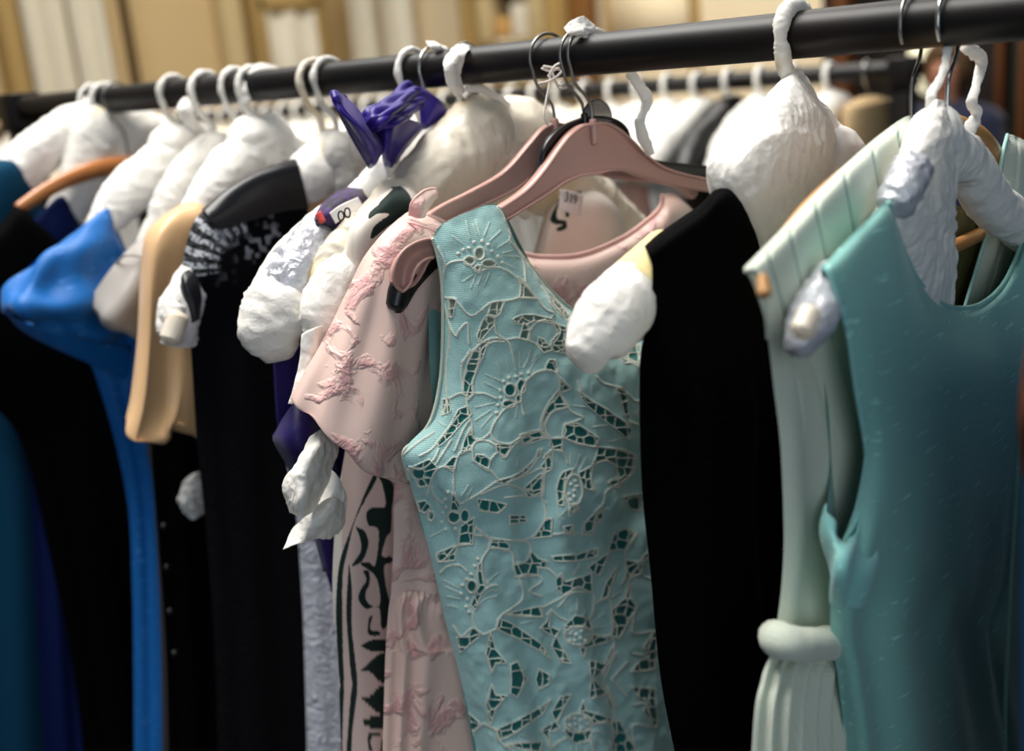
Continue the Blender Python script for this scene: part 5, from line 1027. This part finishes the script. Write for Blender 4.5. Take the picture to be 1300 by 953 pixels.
rows = [[(818, 312, .0), (836, 296, .0), (862, 278, .0), (890, 258, .0), (912, 236, .0), (930, 236, .0), (952, 262, .0), (968, 320, .0), (1000, 400, 0), (1060, 420, 0), (1120, 330, 0), (1160, 260, 0)],
        [(822, 322, .03), (842, 308, .04), (866, 292, .042), (892, 274, .043), (912, 256, .043), (932, 252, .04), (955, 280, .035), (972, 340, .03), (1004, 415, .02), (1060, 436, .02), (1122, 350, .02), (1165, 290, .0)],
        [(828, 345, .035), (850, 340, .045), (872, 332, .046), (896, 324, .046), (918, 318, .046), (940, 320, .045), (962, 335, .04), (985, 380, .04), (1010, 430, .035), (1062, 450, .03), (1122, 400, .02), (1160, 380, .0)],
        [(824, 400, .03), (846, 402, .045), (870, 402, .046), (895, 402, .046), (920, 402, .046), (945, 405, .045), (968, 412, .04), (990, 430, .04), (1015, 455, .035), (1062, 470, .03), (1120, 460, .02), (1155, 450, .0)],
        [(813, 450, .01), (840, 456, .04), (866, 460, .045), (895, 462, .046), (922, 464, .046), (950, 468, .046), (975, 472, .044), (1000, 480, .04), (1030, 490, .035), (1068, 495, .03), (1110, 495, .02), (1150, 490, .0)],
        L_((812, 520), (1145, 540), 12, .045), L_((815, 620), (1140, 640), 12, .045), L_((826, 730), (1145, 760), 12, .048), L_((839, 863), (1160, 900), 12, .052), L_((865, 1000), (1175, 1030), 12, .055), L_((900, 1220), (1200, 1250), 12, .06)]
mb = MB(); pillow(mb, P12, rows, 150, 220, waves((.005, 5, .1, .3, .35), (.0008, 13, .1, 1.2, .3))); mb.obj('bodice', T['black'], t, weld=1e-5)
for k_, y in enumerate((478, 530, 585)):
    trim('horizontal_tuck', P12, [(875, y, .049), (900, y+2, .0495), (940, y-3, .0495), (985, y-2, .047)], .0011, T['black'], t)

# ---- 16: sage pleated dress on beech hanger
P13 = Pl(1158, k=.4)
t = thing('wooden_hanger', P13.A, 'pale varnished wooden hanger with trouser bar inside the sage pleated dress, upper right', 'hanger')
hook(t, P13, T['dark_steel'], .0017, neck=-.085, rev=True)
ap = [(0, -.082), (.07, -.09), (.14, -.105), (.19, -.122), (.235, -.146)]; full = [(-a, b-.012) for a, b in ap[::-1]]+[(.07, -.088), (.14, -.100), (.19, -.114), (.235, -.134)]
MB().tube([P13.A-P13.n*.010+P13.u*a+np.array([0, 0, b]) for a, b in full], [.007, .008, .009, .010, .015, .0165, .0165, .015, .012], 20, n=[0, 0, 1], flat=1., sub=10).obj('arms', T['light_wood'], t)
for o in [t.children[-1]] if t.children else []: pass
MB().tube([P13.A+P13.u*a+np.array([0, 0, -.195]) for a in (-.17, 0, .17)], .0065, 14).obj('trouser_bar', T['light_wood'], t)
for s in (-1, 1): MB().tube([P13.A+P13.u*(s*.17)+np.array([0, 0, z]) for z in (-.19, -.125)], .0045, 10).obj('bar_support', T['steel'], t)
t = dress('sage_pleated_dress', 'pale sage green wool dress with narrow pleats over the shoulder and a rolled belt', P13)
def pleat(u, v):
    r = 0
    for c in (.12, .235, .37, .52, .67, .80, .9): r = r-np.exp(-((u-c-.04*v)/.009)**2)*.0028+.0022*((u-c-.04*v)*9 % 1)*0
    return r*sm(.0, .03, v)
rows = [[(944, 340, .0), (975, 308, .0), (1010, 272, .0), (1045, 235, .0), (1080, 202, .0), (1115, 172, .0), (1150, 148, .0), (1166, 150, .0)],
        [(950, 348, .022), (982, 322, .035), (1018, 290, .037), (1052, 256, .038), (1088, 224, .038), (1122, 198, .038), (1156, 178, .035), (1174, 184, .02)],
        [(962, 376, .03), (994, 366, .042), (1030, 350, .043), (1066, 334, .043), (1102, 318, .043), (1136, 300, .042), (1168, 290, .038), (1186, 300, .03)],
        [(972, 410, .025), (1002, 410, .042), (1036, 404, .044), (1070, 398, .044), (1106, 392, .044), (1140, 386, .042), (1172, 384, .038), (1194, 390, .03)],
        [(975, 428, .012), (1000, 436, .04), (1036, 440, .044), (1072, 440, .044), (1108, 438, .044), (1142, 438, .042), (1174, 440, .038), (1200, 445, .03)],
        L_((982, 490), (1230, 520), 8, .04), L_((991, 570), (1240, 600), 8, .04), L_((995, 680), (1235, 700), 8, .04), L_((992, 745), (1220, 765), 8, .038), L_((986, 795), (1205, 815), 8, .036)]
mb = MB(); H, G, U, V = sheet(P13, rows, 300, 220, lambda u, v: pleat(u, v)*(1-sm(.45, .7, v))+.005*np.sin(2*np.pi*(3*u+.2))*sm(.4, .7, v)*np.minimum(1, u*8)); mb.grid(H)
B = back_of(P13, G, U, V); mb.grid(B[:, ::-1]); mb.obj('bodice', T['sage'], t, weld=1e-5)
for c in (.12, .235, .37, .52, .67, .80):
    iu = [int(299*(c+.04*v/219)) for v in range(2, 96, 2)]; pts = np.array([H[v, i] for v, i in zip(range(2, 96, 2), iu)])+P13.n*.0006
    MB().tube(pts, .0009, 6, nn=len(pts)).obj('pleat_shade_line', T['sage_line'], t)  # dark lines painting the shade inside the pleat grooves
# armhole rim
MB().tube([P13.p(q) for q in ((948, 344, .018), (955, 342, .03), (964, 352, .036), (971, 378, .034), (975, 408, .026), (976, 428, .014))], .0022, 8, sub=8).obj('armhole_edge', T['sage'], t)
MB().tube([P13.p(q) for q in ((968, 352, .09), (971, 373, .10))], [.0035, .0045], 12).obj('shoulder_pad', T['light_wood'], t)  # end of the wooden hanger showing in the armhole
rows = [L_((986, 800), (1205, 820), 8, .038), L_((978, 830), (1215, 850), 8, .05), L_((966, 863), (1225, 880), 8, .058), L_((955, 940), (1240, 960), 8, .065), L_((945, 1230), (1270, 1250), 8, .075)]
mb = MB(); pillow(mb, P13, rows, 220, 90, lambda u, v: .005*np.sin(2*np.pi*(16*u))*sm(0, .1, v)*np.minimum(1, np.minimum(u, 1-u)*16)); mb.obj('gathered_skirt', T['sage'], t, weld=1e-5)
ring = [P13.p((984, 806, -.01)), P13.p((990, 812, .03)), P13.p((1020, 818, .052)), P13.p((1060, 815, .055)), P13.p((1120, 812, .052)), P13.p((1190, 815, .03)), P13.p((1208, 815, -.01)), P13.p((1120, 812, -.05)), P13.p((1030, 812, -.045)), P13.p((984, 806, -.01))]
MB().tube(ring, [.0115, .0125, .012, .0125, .012, .012, .012, .012, .012, .0115], 16, sub=8, cru=.001, cs=60, cap=False).obj('rolled_belt', T['sage'], t)
# right shoulder strap and folds seen through the next neckline
rows = [[(1278, 170, .0), (1292, 174, .0), (1320, 190, 0), (1350, 205, 0)], [(1276, 190, .012), (1296, 196, .022), (1325, 210, .022), (1360, 225, .0)], [(1268, 250, .01), (1290, 255, .022), (1320, 265, .022), (1362, 275, .0)], [(1245, 330, .01), (1268, 335, .024), (1300, 340, .024), (1360, 345, .0)], [(1222, 400, .01), (1246, 405, .022), (1285, 410, .022), (1355, 415, .0)], [(1205, 450, .01), (1235, 455, .022), (1280, 460, .022), (1350, 465, .0)], [(1200, 760, .01), (1230, 770, .022), (1280, 775, .022), (1340, 780, .0)]]
mb = MB(); pillow(mb, P13, rows, 120, 120, lambda u, v: -.004*np.exp(-((u-.3)/.02)**2)-.003*np.exp(-((u-.62)/.02)**2)); mb.obj('right_strap', T['sage'], t, weld=1e-5)
mb = MB(); rows = [[(1212, 262, -.02), (1235, 262, -.02), (1262, 262, -.02)], [(1205, 330, -.025), (1226, 330, -.03), (1245, 330, -.025)], [(1195, 440, -.025), (1212, 440, -.03), (1230, 440, -.025)]]
H, *_ = sheet(P13, rows, 20, 40); mb.grid(H).obj('lining', T['olive'], t, solid=.001)
trim('neck_binding', P13, [(1279, 171, .004), (1272, 200, .014), (1264, 255, .014), (1244, 325, .014), (1222, 400, .014)], .0018, mat('pale_teal_trim', '9cc4bd', .8), t)

# ---- 17: teal silk dress, right
P14 = Pl(1205, k=.5)
t = thing('tissue_covered_hanger', P14.A, 'hanger wrapped in smooth white tissue inside the teal silk dress, film-covered left tip', 'hanger')
hook(t, P14, T['steel'], .0019, neck=-.08, rev=True)
padded(t, P14, [(1018, 428, .010), (1036, 388, .013), (1064, 350, .009), (1102, 312, .008), (1142, 262, .012), (1168, 215, .017), (1186, 172, .018)], T['tissue_soft'], neck=(0, -.082), rn=.017, cru=.0022, cs=34, seed=101, right=[(1224, 205, .017), (1258, 256, .0175), (1300, 292, .0175), (1340, 328, .017)])
mb = MB(); rows = [[(1178, 140, .0), (1188, 128, .012), (1196, 130, .012), (1202, 140, .0)], [(1166, 165, .01), (1182, 162, .03), (1200, 160, .034), (1214, 168, .012)], [(1150, 200, .02), (1170, 205, .034), (1195, 205, .04), (1214, 210, .02)], [(1136, 248, .02), (1158, 255, .034), (1188, 260, .038), (1212, 262, .02)], [(1130, 300, .0), (1155, 305, .022), (1188, 310, .024), (1212, 312, .01)], [(1150, 350, .0), (1168, 355, .014), (1190, 360, .016), (1210, 365, .005)], [(1170, 405, .0), (1182, 408, .01), (1195, 412, .012), (1208, 415, .0)]]
H, *_ = sheet(P14, rows, 110, 150, None, .003, 34, 7); mb.grid(H).obj('hanging_tissue_sheet', T['tissue'], t, solid=.0008)
MB().tube([P14.p(q) for q in ((1160, 212, .024), (1148, 236, .024), (1136, 262, .018))], [.0135, .014, .013], 40, n=[0, 0, 1], sub=14, cru=.002, cs=90, seed=6).obj('clear_film_cover', T['foil'], t)
MB().tube([P14.p(q) for q in ((1060, 345, .006), (1045, 378, .006), (1028, 410, .006), (1012, 440, .006))], [.011, .0145, .015, .009], 40, n=[0, 0, 1], sub=14, cru=.0016, cs=70, seed=9).obj('film_covered_tip', T['foil'], t)
MB().tube([P14.p(q) for q in ((1029, 396, .030), (1018, 420, .028))], [.0072, .0078], 16).obj('cream_core', T['cream'], t)
strip(t, P14, [(1203, 58, .0), (1200, 82, .004), (1194, 100, .004), (1184, 116, .004), (1182, 132, .004), (1186, 142, .006)], [.0026, .0026, .0028, .0034, .0034, .003], T['tissue'], name='tissue_strap', k=50)
strip(t, P14, [(1224, 57, .0), (1236, 66, .004), (1246, 76, .004), (1243, 95, .002), (1238, 115, .004), (1234, 130, .004), (1240, 145, .004), (1232, 162, .004), (1226, 175, .002)], [.0042, .0048, .005, .0038, .0030, .0036, .0038, .0050, .0048], T['tissue'], name='tissue_strap', k=60, seed=13)
t = dress('teal_silk_dress', 'teal slubbed silk sleeveless dress with round neckline filling the right of the picture', P14)
rows = [[(1044, 338, .016), (1068, 312, .022), (1098, 282, .028), (1128, 257, .028), (1140, 300, .018), (1162, 350, .014), (1190, 382, .012), (1218, 391, .012), (1248, 384, .012), (1275, 358, .012), (1296, 312, .014), (1312, 262, .018), (1350, 290, .022), (1400, 330, .01)],
        [(1052, 350, .026), (1076, 332, .036), (1104, 306, .04), (1131, 284, .042), (1148, 318, .034), (1168, 362, .03), (1194, 394, .028), (1220, 403, .028), (1252, 396, .028), (1282, 370, .03), (1304, 325, .034), (1322, 285, .038), (1356, 310, .036), (1404, 345, .015)],
        [(1066, 385, .034), (1090, 380, .044), (1116, 375, .048), (1140, 372, .05), (1162, 385, .046), (1182, 405, .044), (1204, 420, .042), (1228, 428, .042), (1260, 424, .042), (1292, 410, .044), (1320, 395, .046), (1345, 385, .046), (1375, 385, .04), (1410, 395, .01)],
        [(1076, 420, .034), (1100, 424, .046), (1124, 428, .05), (1148, 432, .052), (1170, 438, .05), (1192, 446, .05), (1215, 452, .05), (1240, 456, .05), (1270, 456, .05), (1300, 450, .05), (1328, 445, .05), (1355, 442, .048), (1382, 440, .04), (1412, 440, .01)],
        [(1086, 490, .03), (1110, 496, .044), (1134, 500, .05), (1156, 502, .052), (1178, 505, .052), (1200, 508, .052), (1222, 512, .052), (1248, 514, .052), (1276, 514, .05), (1300, 512, .05), (1328, 508, .048), (1352, 504, .045), (1376, 500, .035), (1400, 498, 0)],
        [(1098, 560, .028), (1120, 566, .044), (1142, 570, .05), (1164, 572, .052), (1184, 575, .052), (1206, 578, .052), (1228, 580, .052), (1250, 582, .052), (1272, 582, .05), (1294, 582, .048), (1318, 580, .046), (1340, 578, .04), (1360, 575, .03), (1380, 572, 0)],
        [(1086, 640, .02), (1112, 646, .042), (1136, 650, .05), (1158, 652, .052), (1180, 655, .052), (1202, 658, .052), (1224, 660, .052), (1246, 662, .052), (1268, 662, .05), (1290, 662, .045), (1312, 660, .04), (1335, 658, .035), (1355, 655, .02), (1370, 652, 0)],
        [(1060, 715, .01), (1094, 722, .042), (1122, 726, .05), (1148, 730, .052), (1172, 732, .052), (1196, 735, .052), (1219, 738, .052), (1242, 740, .05), (1264, 742, .045), (1283, 742, .035), (1305, 740, .03), (1330, 738, .025), (1350, 736, .015), (1365, 735, 0)],
        L_((1054, 790), (1362, 815), 14, .05, .5), L_((1064, 863), (1368, 890), 14, .052, .5), L_((1075, 960), (1385, 990), 14, .056, .5), L_((1100, 1240), (1420, 1270), 14, .065, .5)]
H, G, U, V = sheet(P14, rows, 240, 300, lambda u, v: np.minimum(1, np.minimum(u, 1-u)*12)*(.004*np.sin(2*np.pi*(2.2*u+.15*v+.25))*sm(.35, .7, v)+.003*np.sin(2*np.pi*(5*u-.2*v))*sm(.4, .8, v))-.005*np.exp(-((u-.66-.03*v)/.02)**2)*sm(.4, .7, v))
mb = MB().grid(H)
bk = [[(1044, 338, .014), (1068, 312, .016), (1098, 282, .012), (1128, 257, .0), (1140, 302, -.02), (1162, 352, -.03), (1190, 386, -.035), (1218, 394, -.035), (1250, 380, -.035), (1278, 340, -.035), (1298, 300, -.03), (1312, 262, .0), (1350, 290, .0), (1400, 330, .0)]]
bk = [bk[0], [(1038, 370, -.01), *[(a, b+24, -.04) for a, b, _ in bk[0][1:-1]], (1400, 360, 0)], [(1040, 430, -.025), *L_((1065, 430), (1380, 430), 12, 0, ol=-.045, o_r=-.045), (1400, 430, 0)],
      [(1050, 520, -.03), *L_((1075, 520), (1370, 520), 12, 0, ol=-.048, o_r=-.048), (1390, 510, 0)], [(1054, 600, -.03), *L_((1078, 600), (1350, 600), 12, 0, ol=-.05, o_r=-.05), (1370, 600, 0)], [(1048, 660, -.015), *L_((1078, 665), (1345, 670), 12, 0, ol=-.05, o_r=-.05), (1365, 670, 0)],
      [(1052, 710, .0), *L_((1085, 715), (1340, 735), 12, 0, ol=-.05, o_r=-.05), (1362, 735, 0)], [(1054, 790, 0), *L_((1085, 795), (1340, 812), 12, 0, ol=-.05, o_r=-.05), (1362, 815, 0)], [(1064, 863, 0), *L_((1090, 868), (1345, 888), 12, 0, ol=-.05, o_r=-.05), (1368, 890, 0)], [(1100, 1240, 0), *L_((1125, 1240), (1400, 1268), 12, 0, ol=-.06, o_r=-.06), (1420, 1270, 0)]]
Hb, *_ = sheet(P14, bk, 150, 160, waves((.003, 5, .1, .2, .2))); mb.grid(Hb[:, ::-1]); mb.obj('bodice', T['teal'], t, weld=1e-5)
mint_t = mat('pale_teal_silk', '8ccbc6', .5, .25, spec=.35, bump='slub', bs=.5)
trim('neck_binding', P14, [(1128, 257, .03), (1140, 300, .02), (1162, 350, .016), (1190, 382, .014), (1218, 391, .014), (1248, 384, .014), (1275, 358, .014), (1296, 312, .016), (1312, 262, .02)], .0021, T['teal'], t)
trim('armhole_binding', P14, [(1044, 338, .018), (1054, 352, .028), (1066, 385, .036), (1076, 420, .036), (1086, 490, .032), (1098, 560, .03), (1100, 600, .026), (1090, 650, .024), (1070, 690, .02), (1056, 705, .01)], .0016, mint_t, t)
# underarm pouch of folded silk
rows = [[(1050, 640, .0), (1062, 672, .02), (1078, 690, .03), (1100, 640, .03)], [(1048, 680, .0), (1062, 700, .035), (1082, 705, .045), (1106, 690, .035)], [(1050, 720, .0), (1066, 735, .04), (1088, 735, .05), (1110, 720, .04)], [(1056, 760, .0), (1070, 768, .03), (1086, 768, .036), (1104, 755, .03)]]
H, *_ = sheet(P14, rows, 50, 50, lambda u, v: .003*np.sin(2*np.pi*(1.8*u+v))); MB().grid(H).obj('underarm_fold', mint_t, t, solid=.0015)
# satin ribbon loop hanging down at the right edge
strip(t, P14, [(1299, 500, .054), (1292, 600, .056), (1285, 720, .056), (1277, 880, .058), (1276, 980, .06)], .0018, T['teal'], name='hanging_loop', cru=.0003)
# rust garment past the teal dress; its dark blue body is added to bounce blue
P15 = Pl(0, 0, X=.53)
t = thing('blue_bounce_coat', P15.A-np.array([0, 0, .1]), 'rust garment at the right edge beside the teal dress, dark blue body added to bounce blue light', 'coat')
mb = MB(); pillow(mb, P15, [L_((1320, 440), (1600, 440), 6, 0), L_((1306, 500), (1600, 480), 6, .008), L_((1300, 600), (1610, 560), 6, .008), L_((1296, 700), (1610, 680), 6, .008), L_((1294, 850), (1630, 860), 6, .01), L_((1298, 1150), (1650, 1150), 6, .012)], 50, 80); mb.obj('body', mat('blue_bounce_wool', '1d4a66', .85, .1), t, weld=1e-5)
mb = MB(); H, *_ = sheet(P15, [[(1306, 430, .012), (1330, 425, .014), (1350, 430, .012)], [(1297, 480, .012), (1320, 480, .018), (1345, 480, .012)], [(1293, 540, .012), (1306, 545, .016), (1330, 550, .012)], [(1297, 600, .01), (1305, 605, .012), (1315, 610, .01)]], 20, 40)
mb.grid(H).obj('lining', T['rust'], t, solid=.001)  # visible rust strip of the garment itself
t = thing('wire_hanger', P15.A, 'bare wire hook of the rust garment with the added blue body, beyond the right edge', 'hanger'); hook(t, P15, T['steel'], neck=-.1)
MB().tube([P15.A+P15.u*a+np.array([0, 0, b]) for a, b in ((-.09, -.15), (-.05, -.12), (0, -.1), (.05, -.12), (.09, -.15))], .004, 10, sub=8).obj('arms', T['steel'], t)
